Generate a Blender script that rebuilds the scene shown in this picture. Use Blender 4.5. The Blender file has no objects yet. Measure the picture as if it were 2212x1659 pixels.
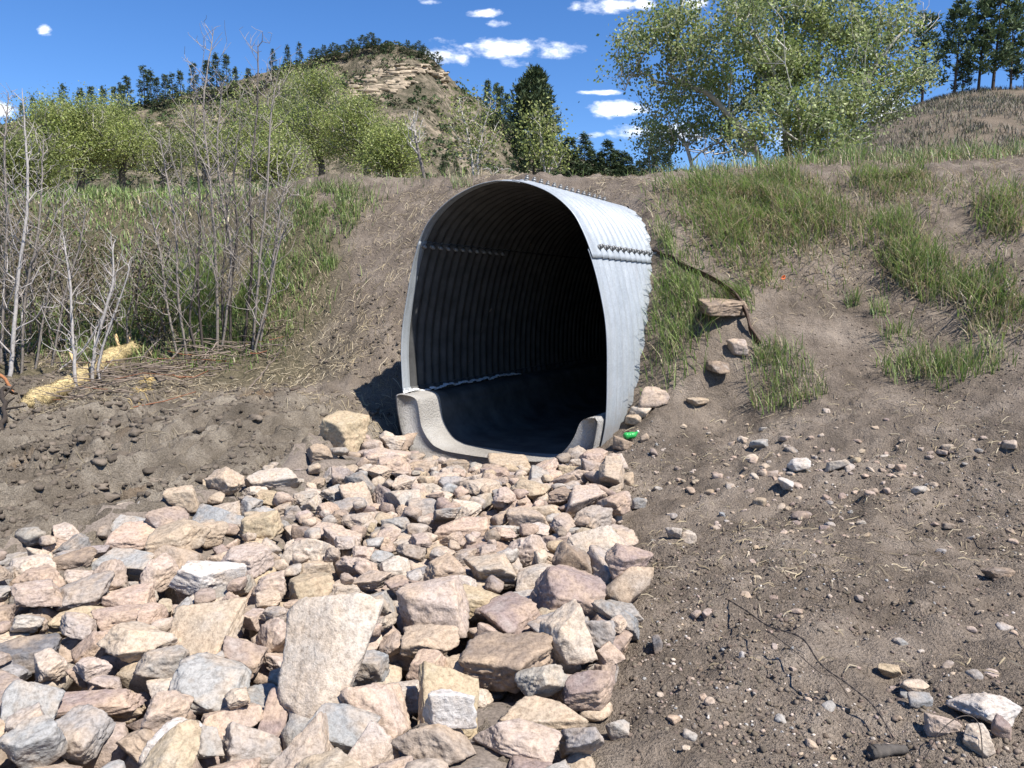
import bpy, math, random
import numpy as np
from mathutils import Vector, Quaternion, Matrix

R = math.radians
rng = np.random.default_rng(7)
random.seed(7)
scene = bpy.context.scene
col = scene.collection

# ------------------------------------------------------------------ camera
EYE = np.array([0.0, 0.0, 1.6])
PITCH = -R(6.5)
FPX, CXP, CYP = 1661.0, 1106.0, 829.5          # measured on the photo at 2212 x 1659
cam_d = bpy.data.cameras.new("camera")
cam_d.sensor_width = 36.0
cam_d.lens = 36.0 * FPX / 2212.0
cam_d.clip_start, cam_d.clip_end = 0.05, 9000.0
cam = bpy.data.objects.new("camera", cam_d)
col.objects.link(cam)
cam.location = EYE
cam.rotation_euler = (math.pi / 2 + PITCH, 0, 0)
scene.camera = cam
scene.render.resolution_x, scene.render.resolution_y = 1024, 768

# ------------------------------------------------------------------ world, sun, exposure
SUN_EL, SUN_AZ = R(55), R(-41)                   # azimuth counted from +X
SD = np.array([math.cos(SUN_EL) * math.cos(SUN_AZ), math.cos(SUN_EL) * math.sin(SUN_AZ), math.sin(SUN_EL)])
sun_d = bpy.data.lights.new("sun", 'SUN')
sun_d.energy = 5.0
sun_d.angle = R(0.53)
sun_d.color = (1.0, 0.955, 0.89)
sun = bpy.data.objects.new("sun", sun_d)
col.objects.link(sun)
sun.rotation_euler = Vector(SD).to_track_quat('Z', 'Y').to_euler()
sun.location = (20, -15, 30)

vs = scene.view_settings
vs.view_transform, vs.look, vs.gamma, vs.exposure = 'Standard', 'None', 1.0, 0.79
scene.view_settings.use_curve_mapping = False
scene.cycles.max_bounces = 6
scene.cycles.diffuse_bounces = 2
scene.cycles.transparent_max_bounces = 6
scene.cycles.use_denoising = True
scene.cycles.denoiser = 'OPENIMAGEDENOISE'
scene.cycles.denoising_prefilter = 'ACCURATE'

world = bpy.data.worlds.new("World")
scene.world = world
world.use_nodes = True


class NT:
    """small helper that writes node trees"""
    def __init__(self, tree):
        self.t = tree
        tree.nodes.clear()

    def n(self, kind, **kw):
        nd = self.t.nodes.new(kind)
        for k, v in kw.items():
            if k.startswith('i_'):
                continue
            setattr(nd, k, v)
        return nd

    def link(self, a, b):
        self.t.links.new(a, b)

    def math(self, op, a, b=None, c=None, clamp=False):
        nd = self.t.nodes.new('ShaderNodeMath')
        nd.operation = op
        nd.use_clamp = clamp
        for i, x in enumerate((a, b, c)):
            if x is None:
                continue
            if isinstance(x, (int, float)):
                nd.inputs[i].default_value = x
            else:
                self.link(x, nd.inputs[i])
        return nd.outputs[0]

    def noise(self, vec, scale, detail=4, rough=0.55, dist=0.0):
        nd = self.t.nodes.new('ShaderNodeTexNoise')
        nd.inputs['Scale'].default_value = scale
        nd.inputs['Detail'].default_value = detail
        nd.inputs['Roughness'].default_value = rough
        nd.inputs['Distortion'].default_value = dist
        if vec is not None:
            self.link(vec, nd.inputs['Vector'])
        return nd.outputs['Fac']

    def ramp(self, fac, stops):
        nd = self.t.nodes.new('ShaderNodeValToRGB')
        el = nd.color_ramp.elements
        while len(el) < len(stops):
            el.new(0.5)
        for e, (p, c) in zip(el, stops):
            e.position = p
            e.color = (*c, 1) if len(c) == 3 else c
        self.link(fac, nd.inputs[0])
        return nd.outputs[0]

    def mix(self, fac, a, b, blend='MIX'):
        nd = self.t.nodes.new('ShaderNodeMix')
        nd.data_type = 'RGBA'
        nd.blend_type = blend
        nd.clamp_result = False
        for i, x in ((0, fac), (6, a), (7, b)):
            if isinstance(x, (int, float)):
                nd.inputs[i].default_value = x
            elif isinstance(x, (tuple, list)):
                nd.inputs[i].default_value = (*x, 1) if len(x) == 3 else x
            else:
                self.link(x, nd.inputs[i])
        return nd.outputs[2]


def fray(u, v):
    """direction (scaled to y = 1) through a measured photo pixel"""
    d = np.array([(u - CXP) / FPX, 1.0, -(v - CYP) / FPX])
    c, s = math.cos(PITCH), math.sin(PITCH)
    w = np.array([d[0], c * d[1] - s * d[2], s * d[1] + c * d[2]])
    return w / w[1]


def at(u, v, D):
    return EYE + fray(u, v) * D


def build_world():
    g = NT(world.node_tree)
    out = g.n('ShaderNodeOutputWorld')
    bg = g.n('ShaderNodeBackground')
    sky = g.n('ShaderNodeTexSky')
    sky.sky_type = 'NISHITA'
    sky.sun_disc = False
    sky.sun_elevation = SUN_EL
    sky.sun_rotation = math.atan2(SD[0], SD[1])
    sky.altitude = 2200
    sky.air_density = 1.0
    sky.dust_density = 0.25
    sky.ozone_density = 2.6
    hs = g.n('ShaderNodeHueSaturation')
    hs.inputs['Saturation'].default_value = 1.25
    hs.inputs['Hue'].default_value = 0.507
    g.link(sky.outputs[0], hs.inputs['Color'])
    tc = g.n('ShaderNodeTexCoord')
    sep = g.n('ShaderNodeSeparateXYZ')
    g.link(tc.outputs['Generated'], sep.inputs[0])
    X, Y, Z = sep.outputs
    # sparse fair-weather clouds: each is an ellipse of directions broken up by noise
    ysafe = g.math('MAXIMUM', Y, 0.08)
    px = g.math('DIVIDE', X, ysafe)
    pz = g.math('DIVIDE', Z, ysafe)
    comb = g.n('ShaderNodeCombineXYZ')
    g.link(px, comb.inputs[0])
    g.link(g.math('MULTIPLY', pz, 2.0), comb.inputs[2])
    nz = g.noise(comb.outputs[0], 11.0, 5, 0.62, 0.4)
    nz2 = g.noise(comb.outputs[0], 48.0, 3, 0.6)
    nzc = g.math('ADD', g.math('MULTIPLY', g.math('SUBTRACT', nz, 0.53), 5.0),
                 g.math('MULTIPLY', g.math('SUBTRACT', nz2, 0.5), 2.2))
    clouds = [  # u, v, half width, half height in photo pixels, strength
        (1130, 108, 118, 22, 1.0), (1115, 134, 40, 13, .85), (955, 112, 48, 28, .95), (990, 128, 26, 16, .8),
        (1310, 16, 62, 20, 1.0), (1395, 10, 30, 14, .9), (1500, 8, 34, 14, .8), (1048, 28, 46, 10, .8), (1078, 50, 36, 9, .65),
        (1335, 238, 78, 18, 1.0), (1375, 285, 52, 17, 1.0), (1460, 290, 60, 24, 1.0), (1285, 292, 20, 8, .7), (1255, 298, 16, 8, .6),
        (1295, 200, 48, 6, .7), (1140, 190, 26, 10, .75), (98, 66, 17, 11, .95), (930, 3, 30, 8, .7),
        (8, 235, 36, 18, 1.0), (1900, 240, 60, 30, .9), (1700, 300, 70, 30, .8), (1010, 98, 14, 7, .6)]
    total = None
    for (u, v, w, h, s) in clouds:
        c = fray(u, v)
        k = (FPX / w, 0.0, FPX / h * 0.5)
        ma = g.n('ShaderNodeVectorMath', operation='MULTIPLY_ADD')
        g.link(comb.outputs[0], ma.inputs[0])
        ma.inputs[1].default_value = k
        ma.inputs[2].default_value = (-float(c[0]) * k[0], 0, -float(c[2]) * 2 * k[2])
        dt = g.n('ShaderNodeVectorMath', operation='DOT_PRODUCT')
        g.link(ma.outputs[0], dt.inputs[0])
        g.link(ma.outputs[0], dt.inputs[1])
        f = g.math('SUBTRACT', s * 1.3, dt.outputs['Value'])
        total = f if total is None else g.math('MAXIMUM', total, f)
    total = g.math('MULTIPLY', g.math('ADD', total, nzc), 0.85, clamp=True)
    total = g.math('MULTIPLY', total, g.math('ADD', 0.35, g.math('MULTIPLY', total, 0.65)))
    front = g.math('GREATER_THAN', Y, 0.1)
    total = g.math('MULTIPLY', total, front)
    # the same kind of clouds over the rest of the sky
    n3 = g.noise(tc.outputs['Generated'], 5.0, 4, 0.6)
    rest = g.math('MULTIPLY', g.math('SUBTRACT', n3, 0.63), 7.0, clamp=True)
    rest = g.math('MULTIPLY', rest, g.math('MULTIPLY', g.math('SUBTRACT', 0.55, Y), 4.0, clamp=True))
    total = g.math('MAXIMUM', total, rest, clamp=True)
    white = g.mix(nz, (6.6, 7.0, 7.8), (9.6, 9.7, 10.0))
    c = g.mix(total, hs.outputs[0], white)
    g.link(c, bg.inputs['Color'])
    bg.inputs['Strength'].default_value = 0.112
    world.cycles.sampling_method = 'MANUAL'
    world.cycles.sample_map_resolution = 256
    g.link(bg.outputs[0], out.inputs[0])


build_world()

# ------------------------------------------------------------------ noise and mesh helpers


def _hash(ix, iy, iz, seed):
    h = (ix.astype(np.int64) * 374761393 + iy.astype(np.int64) * 668265263 + iz.astype(np.int64) * 2147483647 + seed * 974634541) & 0xFFFFFFFF
    h = ((h ^ (h >> 13)) * 1274126177) & 0xFFFFFFFF
    h = (h ^ (h >> 16)) & 0xFFFFFF
    return h / float(0xFFFFFF) * 2 - 1


def vnoise(p, seed=0):
    i = np.floor(p).astype(np.int64)
    f = p - i
    f = f * f * f * (f * (f * 6 - 15) + 10)
    r = 0
    for dx in (0, 1):
        wx = f[:, 0] if dx else 1 - f[:, 0]
        for dy in (0, 1):
            wy = f[:, 1] if dy else 1 - f[:, 1]
            for dz in (0, 1):
                wz = f[:, 2] if dz else 1 - f[:, 2]
                r = r + wx * wy * wz * _hash(i[:, 0] + dx, i[:, 1] + dy, i[:, 2] + dz, seed)
    return r


def fbm(p, octs=4, gain=0.5, lac=2.03, seed=0):
    a, s, r = 1.0, 1.0, 0
    for o in range(octs):
        r = r + a * vnoise(p * s + 17.3 * o, seed + o)
        a *= gain
        s *= lac
    return r


def fbm2(x, y, scale, octs=4, gain=0.5, seed=0):
    return fbm(np.stack([x * scale, y * scale, np.zeros_like(x)], 1), octs, gain, seed=seed)


def sstep(a, b, x):
    t = np.clip((x - a) / (b - a), 0, 1)
    return t * t * (3 - 2 * t)


def mesh_np(name, V, F, mat=None, cols=None, smooth=False, attr='tint'):
    """V (n,3); F (m,k) or list of such arrays; cols per vertex"""
    me = bpy.data.meshes.new(name)
    V = np.asarray(V, np.float32)
    Fl = F if isinstance(F, list) else [F]
    Fl = [np.asarray(f, np.int32) for f in Fl if len(f)]
    loops = np.concatenate([f.ravel() for f in Fl])
    sizes = np.concatenate([np.full(len(f), f.shape[1], np.int32) for f in Fl])
    starts = np.concatenate([[0], np.cumsum(sizes)[:-1]]).astype(np.int32)
    me.vertices.add(len(V))
    me.vertices.foreach_set('co', V.ravel())
    me.loops.add(len(loops))
    me.loops.foreach_set('vertex_index', loops)
    me.polygons.add(len(sizes))
    me.polygons.foreach_set('loop_start', starts)
    me.polygons.foreach_set('loop_total', sizes)
    me.update(calc_edges=True)
    me.validate()
    if cols is not None:
        ca = me.color_attributes.new(attr, 'FLOAT_COLOR', 'POINT')
        c = np.ones((len(V), 4), np.float32)
        c[:, :cols.shape[1]] = cols
        ca.data.foreach_set('color', c.ravel())
    if smooth:
        me.polygons.foreach_set('use_smooth', np.ones(len(sizes), bool))
    if mat is not None:
        me.materials.append(mat)
    return me


def obj(name, me, parent=None, label=None, cat=None, group=None, kind=None, loc=None):
    o = bpy.data.objects.new(name, me)
    col.objects.link(o)
    if parent is not None:
        o.parent = parent
    if loc is not None:
        o.location = loc
    if label:
        o['label'] = label
    if cat:
        o['category'] = cat
    if group:
        o['group'] = group
    if kind:
        o['kind'] = kind
    return o


def empty(name, loc, label, cat, group=None):
    o = obj(name, None, None, label, cat, group)
    o.location = loc
    o.empty_display_size = 0.1
    return o


class MB:
    """collects many small pieces into one mesh"""
    def __init__(self):
        self.V, self.T, self.Q, self.C, self.n = [], [], [], [], 0

    def add(self, V, tris=None, quads=None, c=None):
        V = np.asarray(V, float)
        if tris is not None and len(tris):
            self.T.append(np.asarray(tris) + self.n)
        if quads is not None and len(quads):
            self.Q.append(np.asarray(quads) + self.n)
        self.V.append(V)
        if c is not None:
            c = np.asarray(c, float)
            self.C.append(np.broadcast_to(c, (len(V), 3)) if c.ndim == 1 else c)
        self.n += len(V)

    def mesh(self, name, mat, smooth=False, origin=None):
        V = np.concatenate(self.V)
        if origin is not None:
            V = V - np.asarray(origin)
        F = []
        if self.T:
            F.append(np.concatenate(self.T))
        if self.Q:
            F.append(np.concatenate(self.Q))
        return mesh_np(name, V, F, mat, np.concatenate(self.C) if self.C else None, smooth)


def tube(mb, pts, rad, sides=6, c=None, cap=True):
    pts = np.asarray(pts, float)
    n = len(pts)
    rad = np.broadcast_to(np.asarray(rad, float), (n,))
    d = np.gradient(pts, axis=0)
    d /= np.linalg.norm(d, axis=1)[:, None] + 1e-9
    ref = np.array([0.31, 0.22, 0.92]) if abs(d[0][2]) < 0.85 else np.array([0.9, 0.3, 0.1])
    a = np.cross(d, ref)
    a /= np.linalg.norm(a, axis=1)[:, None] + 1e-9
    b = np.cross(d, a)
    th = np.arange(sides) * 2 * math.pi / sides
    V = pts[:, None, :] + rad[:, None, None] * (np.cos(th)[None, :, None] * a[:, None, :] + np.sin(th)[None, :, None] * b[:, None, :])
    V = V.reshape(-1, 3)
    i = np.arange(n - 1)[:, None] * sides
    j = np.arange(sides)[None, :]
    k = (np.arange(sides)[None, :] + 1) % sides
    q = np.stack([i + j, i + k, i + sides + k, i + sides + j], -1).reshape(-1, 4)
    tr = None
    if cap:
        V = np.concatenate([V, pts[:1], pts[-1:]])
        m = n * sides
        t0 = [[m, (x + 1) % sides, x] for x in range(sides)]
        t1 = [[m + 1, (n - 1) * sides + x, (n - 1) * sides + (x + 1) % sides] for x in range(sides)]
        tr = np.array(t0 + t1)
    if c is not None and np.ndim(c) == 2:
        cc = np.repeat(np.asarray(c), sides, 0)
        if cap:
            cc = np.concatenate([cc, cc[:1], cc[-1:]])
        c = cc
    mb.add(V, tr, q, c)


def smoothpath(pts, n):
    """Catmull-Rom through points"""
    p = np.asarray(pts, float)
    p = np.concatenate([[2 * p[0] - p[1]], p, [2 * p[-1] - p[-2]]])
    out = []
    m = len(p) - 3
    for t in np.linspace(0, m - 1e-6, n):
        i = int(t)
        f = t - i
        a, b, c, d = p[i:i + 4]
        out.append(0.5 * (2 * b + (c - a) * f + (2 * a - 5 * b + 4 * c - d) * f * f + (3 * b - a - 3 * c + d) * f ** 3))
    return np.array(out)


def icosphere(sub):
    t = (1 + 5 ** .5) / 2
    V = [(-1, t, 0), (1, t, 0), (-1, -t, 0), (1, -t, 0), (0, -1, t), (0, 1, t), (0, -1, -t), (0, 1, -t), (t, 0, -1), (t, 0, 1), (-t, 0, -1), (-t, 0, 1)]
    V = [np.array(v) / np.linalg.norm(v) for v in V]
    F = [(0, 11, 5), (0, 5, 1), (0, 1, 7), (0, 7, 10), (0, 10, 11), (1, 5, 9), (5, 11, 4), (11, 10, 2), (10, 7, 6), (7, 1, 8),
         (3, 9, 4), (3, 4, 2), (3, 2, 6), (3, 6, 8), (3, 8, 9), (4, 9, 5), (2, 4, 11), (6, 2, 10), (8, 6, 7), (9, 8, 1)]
    for _ in range(sub):
        cache, G = {}, []

        def mid(a, b):
            k = (min(a, b), max(a, b))
            if k not in cache:
                m = V[a] + V[b]
                V.append(m / np.linalg.norm(m))
                cache[k] = len(V) - 1
            return cache[k]
        for a, b, c in F:
            x, y, z = mid(a, b), mid(b, c), mid(c, a)
            G += [(a, x, z), (b, y, x), (c, z, y), (x, y, z)]
        F = G
    return np.array(V), np.array(F)


ICO = {k: icosphere(k) for k in (0, 1, 2, 3, 4)}


def rock_shape(rg, dims, sub=3, blocky=1.0, rough=1.0):
    """angular quarried stone: a box of skewed planes with its corners broken off"""
    D0, F = ICO[sub]
    dims = np.asarray(dims, float)
    N, d = [], []
    for ax in range(3):
        for sg in (-1, 1):
            n = np.zeros(3)
            n[ax] = sg
            n += rg.normal(0, 0.27, 3) * blocky
            N.append(n / np.linalg.norm(n))
            d.append(rg.uniform(0.82, 1.0))
    for _ in range(rg.integers(6, 11)):
        n = rg.normal(0, 1, 3)
        n /= np.linalg.norm(n)
        N.append(n)
        d.append(rg.uniform(0.72, 1.08) * (np.abs(n).sum() ** .5))
    N, d = np.array(N), np.array(d)
    q = np.maximum(D0 @ N.T, 1e-6) / d
    p = rg.uniform(45, 110)
    r = (q ** p).sum(1) ** (-1 / p)
    V = D0 * r[:, None]
    nrm = D0
    s = int(rg.integers(0, 9999))
    V = V + nrm * (0.05 * rough * fbm(V * 1.7, 3, 0.5, seed=s) + 0.036 * rough * fbm(V * 5.5, 3, 0.62, seed=s + 9))[:, None]
    # stepped breaks
    st = fbm(V * np.array([1.0, 1.0, 2.0]) * 1.3, 2, seed=s + 31)
    V = V + nrm * (0.022 * rough * np.round(st * 3) / 3)[:, None]
    V = V * (dims / 2)
    return V, F


# ------------------------------------------------------------------ materials


def material(name):
    m = bpy.data.materials.new(name)
    m.use_nodes = True
    g = NT(m.node_tree)
    out = g.n('ShaderNodeOutputMaterial')
    b = g.n('ShaderNodeBsdfPrincipled')
    g.link(b.outputs[0], out.inputs[0])
    b.inputs['Roughness'].default_value = 0.9
    b.inputs['Specular IOR Level'].default_value = 0.25
    return m, g, b, out


def bump(g, b, h, strength=0.5, dist=0.01):
    bp = g.n('ShaderNodeBump')
    bp.inputs['Strength'].default_value = strength
    bp.inputs['Distance'].default_value = dist
    g.link(h, bp.inputs['Height'])
    g.link(bp.outputs[0], b.inputs['Normal'])


def stone_material(name, use_attr):
    m, g, b, out = material(name)
    tc = g.n('ShaderNodeTexCoord')
    if use_attr:
        a = g.n('ShaderNodeAttribute')
        a.attribute_name = 'tint'
        base = a.outputs['Color']
        vec = tc.outputs['Object']
    else:
        oi = g.n('ShaderNodeObjectInfo')
        base = oi.outputs['Color']
        mp = g.n('ShaderNodeVectorMath')
        mp.operation = 'ADD'
        mul = g.math('MULTIPLY', oi.outputs['Random'], 37.0)
        cb = g.n('ShaderNodeCombineXYZ')
        for i in range(3):
            g.link(mul, cb.inputs[i])
        vt = g.n('ShaderNodeVectorTransform', vector_type='VECTOR', convert_from='OBJECT', convert_to='WORLD')
        g.link(tc.outputs['Object'], vt.inputs[0])
        g.link(vt.outputs[0], mp.inputs[0])
        g.link(cb.outputs[0], mp.inputs[1])
        vec = mp.outputs[0]
    n1 = g.noise(vec, 7, 3, 0.6)
    n2 = g.noise(vec, 42, 3, 0.7)
    n3 = g.noise(vec, 110, 2, 0.6)
    # broad iron-stain and pale dust patches
    c = g.mix(g.ramp(n1, [(0.42, (0, 0, 0)), (0.72, (.62, .62, .62))]), base, (0.50, 0.37, 0.25), 'MIX')
    c = g.mix(g.ramp(n1, [(0.25, (.3, .3, .3)), (0.42, (0, 0, 0))]), c, (0.50, 0.46, 0.42), 'MIX')
    sp = g.ramp(n2, [(0.30, (.62, .60, .58)), (0.52, (1, 1, 1)), (0.75, (1.22, 1.21, 1.2))])
    c = g.mix(1.0, c, sp, 'MULTIPLY')
    sp2 = g.ramp(n3, [(0.33, (.82, .81, .80)), (0.5, (1, 1, 1)), (0.68, (1.08, 1.08, 1.07))])
    c = g.mix(0.8, c, sp2, 'MULTIPLY')
    g.link(c, b.inputs['Base Color'])
    hh = g.math('ADD', g.math('MULTIPLY', n2, 1.0), g.math('MULTIPLY', n3, 0.35))
    bump(g, b, hh, 0.6, 0.010)
    b.inputs['Roughness'].default_value = 0.88
    return m


M_STONE = stone_material('stone', False)
M_STONE_A = stone_material('stone_small', True)


def tint_material(name, rough=0.8, transl=0.0, spec=0.25, grain=0.0, grain_scale=60):
    """colour from the mesh's own per-vertex tint, optional light through thin leaves"""
    m, g, b, out = material(name)
    a = g.n('ShaderNodeAttribute')
    a.attribute_name = 'tint'
    c = a.outputs['Color']
    if grain:
        tc = g.n('ShaderNodeTexCoord')
        n = g.noise(tc.outputs['Object'], grain_scale, 4, 0.65)
        c = g.mix(grain, c, g.ramp(n, [(0.3, (.45, .45, .45)), (0.7, (1.4, 1.4, 1.4))]), 'MULTIPLY')
        bump(g, b, n, 0.5, 0.01)
    g.link(c, b.inputs['Base Color'])
    b.inputs['Roughness'].default_value = rough
    b.inputs['Specular IOR Level'].default_value = spec
    if transl:
        tr = g.n('ShaderNodeBsdfTranslucent')
        g.link(c, tr.inputs['Color'])
        mx = g.n('ShaderNodeMixShader')
        mx.inputs[0].default_value = transl
        g.link(b.outputs[0], mx.inputs[1])
        g.link(tr.outputs[0], mx.inputs[2])
        g.link(mx.outputs[0], out.inputs[0])
    return m


M_LEAF = tint_material('leaf', 0.5, 0.4, 0.35)
M_GRASS = tint_material('grass_blade', 0.5, 0.3, 0.35)
M_NEEDLE = tint_material('needle', 0.6, 0.12, 0.2)
M_BARK = tint_material('bark', 0.9, 0, 0.15, 0.5, 25)
M_TWIG = tint_material('twig', 0.85, 0, 0.15)
M_DRYSTRAW = tint_material('dry_straw', 0.75, 0.15, 0.25)
M_SCRUB = tint_material('scrub_leaf', 0.85, 0.08, 0.1)


def ground_material():
    m, g, b, out = material('ground_soil')
    a = g.n('ShaderNodeAttribute')
    a.attribute_name = 'tint'
    sep = g.n('ShaderNodeSeparateColor')
    g.link(a.outputs['Color'], sep.inputs[0])
    mud, green, far = sep.outputs
    tc = g.n('ShaderNodeTexCoord')
    vec = tc.outputs['Object']
    n0 = g.noise(vec, 0.55, 2, 0.5)
    n1 = g.noise(vec, 2.3, 4, 0.6)
    n2 = g.noise(vec, 17, 3, 0.65)
    n3 = g.noise(vec, 85, 2, 0.7)
    n4 = g.noise(vec, 300, 1, 0.7)
    dry = g.ramp(n1, [(0.28, (.112, .090, .070)), (0.5, (.190, .154, .121)), (0.72, (.28, .232, .186))])
    wet = g.ramp(n1, [(0.3, (.10, .083, .064)), (0.5, (.185, .156, .122)), (0.68, (.30, .26, .207))])
    rust = g.ramp(g.noise(vec, 1.4, 2, 0.6), [(0.62, (0, 0, 0)), (0.74, (.5, .5, .5))])
    wet = g.mix(rust, wet, (0.21, 0.13, 0.065))
    c = g.mix(mud, dry, wet)
    turf = g.ramp(n2, [(0.3, (.075, .068, .040)), (0.6, (.155, .13, .085)), (0.8, (.22, .185, .13))])
    c = g.mix(green, c, turf)
    slope = g.ramp(n0, [(0.3, (.10, .085, .062)), (0.6, (.17, .135, .10))])
    c = g.mix(far, c, slope)
    c = g.mix(0.75, c, g.ramp(n3, [(0.3, (.48, .47, .46)), (0.52, (1, 1, 1)), (0.72, (1.5, 1.48, 1.45))]), 'MULTIPLY')
    peb = g.ramp(n4, [(0.70, (0, 0, 0)), (0.76, (1, 1, 1))])
    c = g.mix(g.math('MULTIPLY', peb, 0.5), c, (0.42, 0.36, 0.31))
    g.link(c, b.inputs['Base Color'])
    h = g.math('ADD', g.math('MULTIPLY', n2, 1.6), g.math('ADD', g.math('MULTIPLY', n3, 0.8), g.math('MULTIPLY', n4, 0.3)))
    bump(g, b, h, 0.9, 0.028)
    b.inputs['Roughness'].default_value = 0.95
    b.inputs['Specular IOR Level'].default_value = 0.12
    return m


M_GROUND = ground_material()

# ------------------------------------------------------------------ culvert frame (needed by the ground)
CA = R(30)
AX = np.array([math.sin(CA), math.cos(CA), 0.0])
RT = np.array([math.cos(CA), -math.sin(CA), 0.0])
UP = np.array([0, 0, 1.0])
P0 = np.array([-0.16, 7.95, 0.0])
PROF = [(0, 2.77), (.23, 2.742), (.47, 2.665), (.665, 2.56), (.85, 2.40), (.965, 2.225), (1.045, 2.05), (1.10, 1.89), (1.15, 1.70),
        (1.22, 1.37), (1.25, 1.10), (1.258, .85), (1.25, .55), (1.225, .30), (1.16, .05), (1.02, -.15), (.8, -.26), (.4, -.32), (0, -.34)]
prof_half = smoothpath([(a, b, 0) for a, b in PROF], 220)[:, :2]


def prof_w(z):
    zz = prof_half[::-1, 1]
    return np.interp(z, zz, prof_half[::-1, 0], left=0, right=0)


# ------------------------------------------------------------------ ground height
def plane_hit(u, v, z):
    r = fray(u, v)
    return EYE + r * ((z - EYE[2]) / r[2])


CTRL = []
for (u, v, D) in [
    # embankment right of the pipe
    (1900, 900, 6.5), (1950, 780, 7.5), (2000, 640, 8.3), (2000, 500, 9.3), (2000, 400, 10.6), (2000, 352, 11.8), (2200, 348, 11.2),
    (2200, 500, 8.9), (2200, 700, 7.4), (2200, 900, 6.0), (1550, 900, 7.5), (1500, 760, 7.9), (1500, 640, 8.4), (1600, 500, 9.4), (1500, 400, 11.2),
    (1450, 380, 12.5), (1700, 360, 12.6), (1780, 640, 8.6), (1780, 460, 10.0), (1700, 780, 7.7), (1720, 900, 6.9), (1700, 1020, 6.0),
    (1420, 880, 7.5), (1383, 860, 7.95), (1387, 750, 8.02), (1405, 650, 8.42), (1412, 545, 8.9), (1395, 490, 9.2), (1340, 452, 9.95), (1200, 395, 12.4), (1000, 388, 12.9), (1325, 960, 7.35),
    # left of the pipe
    (100, 900, 8.5), (400, 850, 9.5), (700, 800, 10.0), (600, 720, 11.0), (800, 600, 11.4), (900, 480, 12.1), (700, 430, 13.2),
    (200, 800, 10.5), (200, 600, 14.0), (450, 560, 13.0), (300, 480, 15.5), (731, 885, 8.9), (865, 800, 9.6), (650, 398, 13.8), (0, 700, 12),
    (300, 1000, 7.0), (100, 1050, 6.4), (550, 930, 7.9), (620, 1000, 7.0)]:
    CTRL.append(at(u, v, D))
for (u, v, z) in [
    (1700, 1150, .06), (2050, 1100, .14), (1500, 1200, .02), (1900, 1400, .05), (2150, 1600, .05), (1600, 1600, .0), (1400, 1330, -.02), (1370, 1500, -.02),
    (1330, 1650, -.03), (2212, 1300, .08), (1420, 1080, .02), (0, 1160, .0), (500, 1030, .03), (680, 950, .06), (250, 1110, .01),
    (300, 1400, -.24), (700, 1300, -.24), (1000, 1200, -.24), (900, 1070, -.22), (600, 1600, -.24), (1100, 1500, -.22), (100, 1600, -.24), (1150, 1030, -.26), (1220, 1250, -.18), (1050, 1005, -.34), (960, 985, -.32), (1180, 1015, -.32)]:
    CTRL.append(plane_hit(u, v, z))
for p in [(-9, 3, -.1), (-9, 7, .1), (-5, 1, -.2), (-2, -1.5, -.2), (2.5, .5, .1), (5, 2, .2), (6, 4, .5), (9, 4.5, 1.2), (9, 8, 3.4), (5, -1.5, .15), (0, 0, -.1),
          (-2, 15.5, 3.7), (3, 15.5, 3.75), (8, 15, 3.8), (-6, 17, 3.7), (-9, 11, 1.0), (.6, 9.2, 0.9), (0.2, 11.5, 3.3)]:
    CTRL.append(np.array(p, float))
CTRL = np.array(CTRL)


def _tps(r2):
    return 0.5 * r2 * np.log(r2 + 1e-9)


def _tps_fit():
    P = CTRL[:, :2]
    n = len(P)
    K = _tps(((P[:, None] - P[None]) ** 2).sum(-1)) + np.eye(n) * 0.05
    A = np.zeros((n + 3, n + 3))
    A[:n, :n] = K
    A[:n, n] = 1
    A[:n, n + 1:] = P
    A[n, :n] = 1
    A[n + 1:, :n] = P.T
    b = np.zeros(n + 3)
    b[:n] = CTRL[:, 2]
    return np.linalg.solve(A, b)


TPSW = _tps_fit()


def far_h(x, y):
    z = -0.1 + 3.85 * sstep(5, 14.5, y + 0.15 * x)
    ang = x / np.maximum(y, 1.0)
    z = z + 16.6 * sstep(15, 80, y) * sstep(0.03, 0.60, ang) * (1 - 0.4 * sstep(90, 200, y))
    z = z + 1.2 * sstep(16, 40, y) * sstep(0.1, -.3, ang)
    z = z - 3.0 * sstep(22, 60, y) * sstep(0.40, 0.2, ang)
    return z


def base_h(x, y):
    x = np.atleast_1d(np.asarray(x, float))
    y = np.atleast_1d(np.asarray(y, float))
    P = CTRL[:, :2]
    xc, yc = np.clip(x, -11, 11), np.clip(y, -2.5, 17.5)
    z = TPSW[len(P)] + TPSW[len(P) + 1] * xc + TPSW[len(P) + 2] * yc
    for i in range(len(P)):
        z = z + TPSW[i] * _tps((xc - P[i, 0]) ** 2 + (yc - P[i, 1]) ** 2)
    z = np.clip(z, -0.5, 6)
    w = np.maximum.reduce([sstep(8.5, 11, np.abs(x)), sstep(14.0, 17.5, y), sstep(-1, -2.5, y)])
    return z * (1 - w) + far_h(x, y) * w


def masks(x, y):
    """what the soil is at a point: churned mud, turf, hillside scrub soil"""
    n = fbm2(x, y, 0.6, 3, seed=5)
    mud = sstep(0.9, -0.4, (x + 0.9 + 0.15 * (y - 7))) * sstep(10.0, 8.6, y + 0.25 * (x + 3) + 0.5 * n)
    green = sstep(-1.4, -2.4, x + 0.42 * (y - 10) + 0.5 * n) * sstep(9.6, 10.8, y - 0.1 * x + 0.4 * n)
    green = np.maximum(green, sstep(13.2, 14.2, y + 0.2 * x))
    far = sstep(17, 24, y)
    return mud, green * (1 - far), far


MUD_DIR = plane_hit(700, 905, .25)[:2] - plane_hit(80, 1075, .1)[:2]
MUD_DIR /= np.linalg.norm(MUD_DIR)


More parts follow.
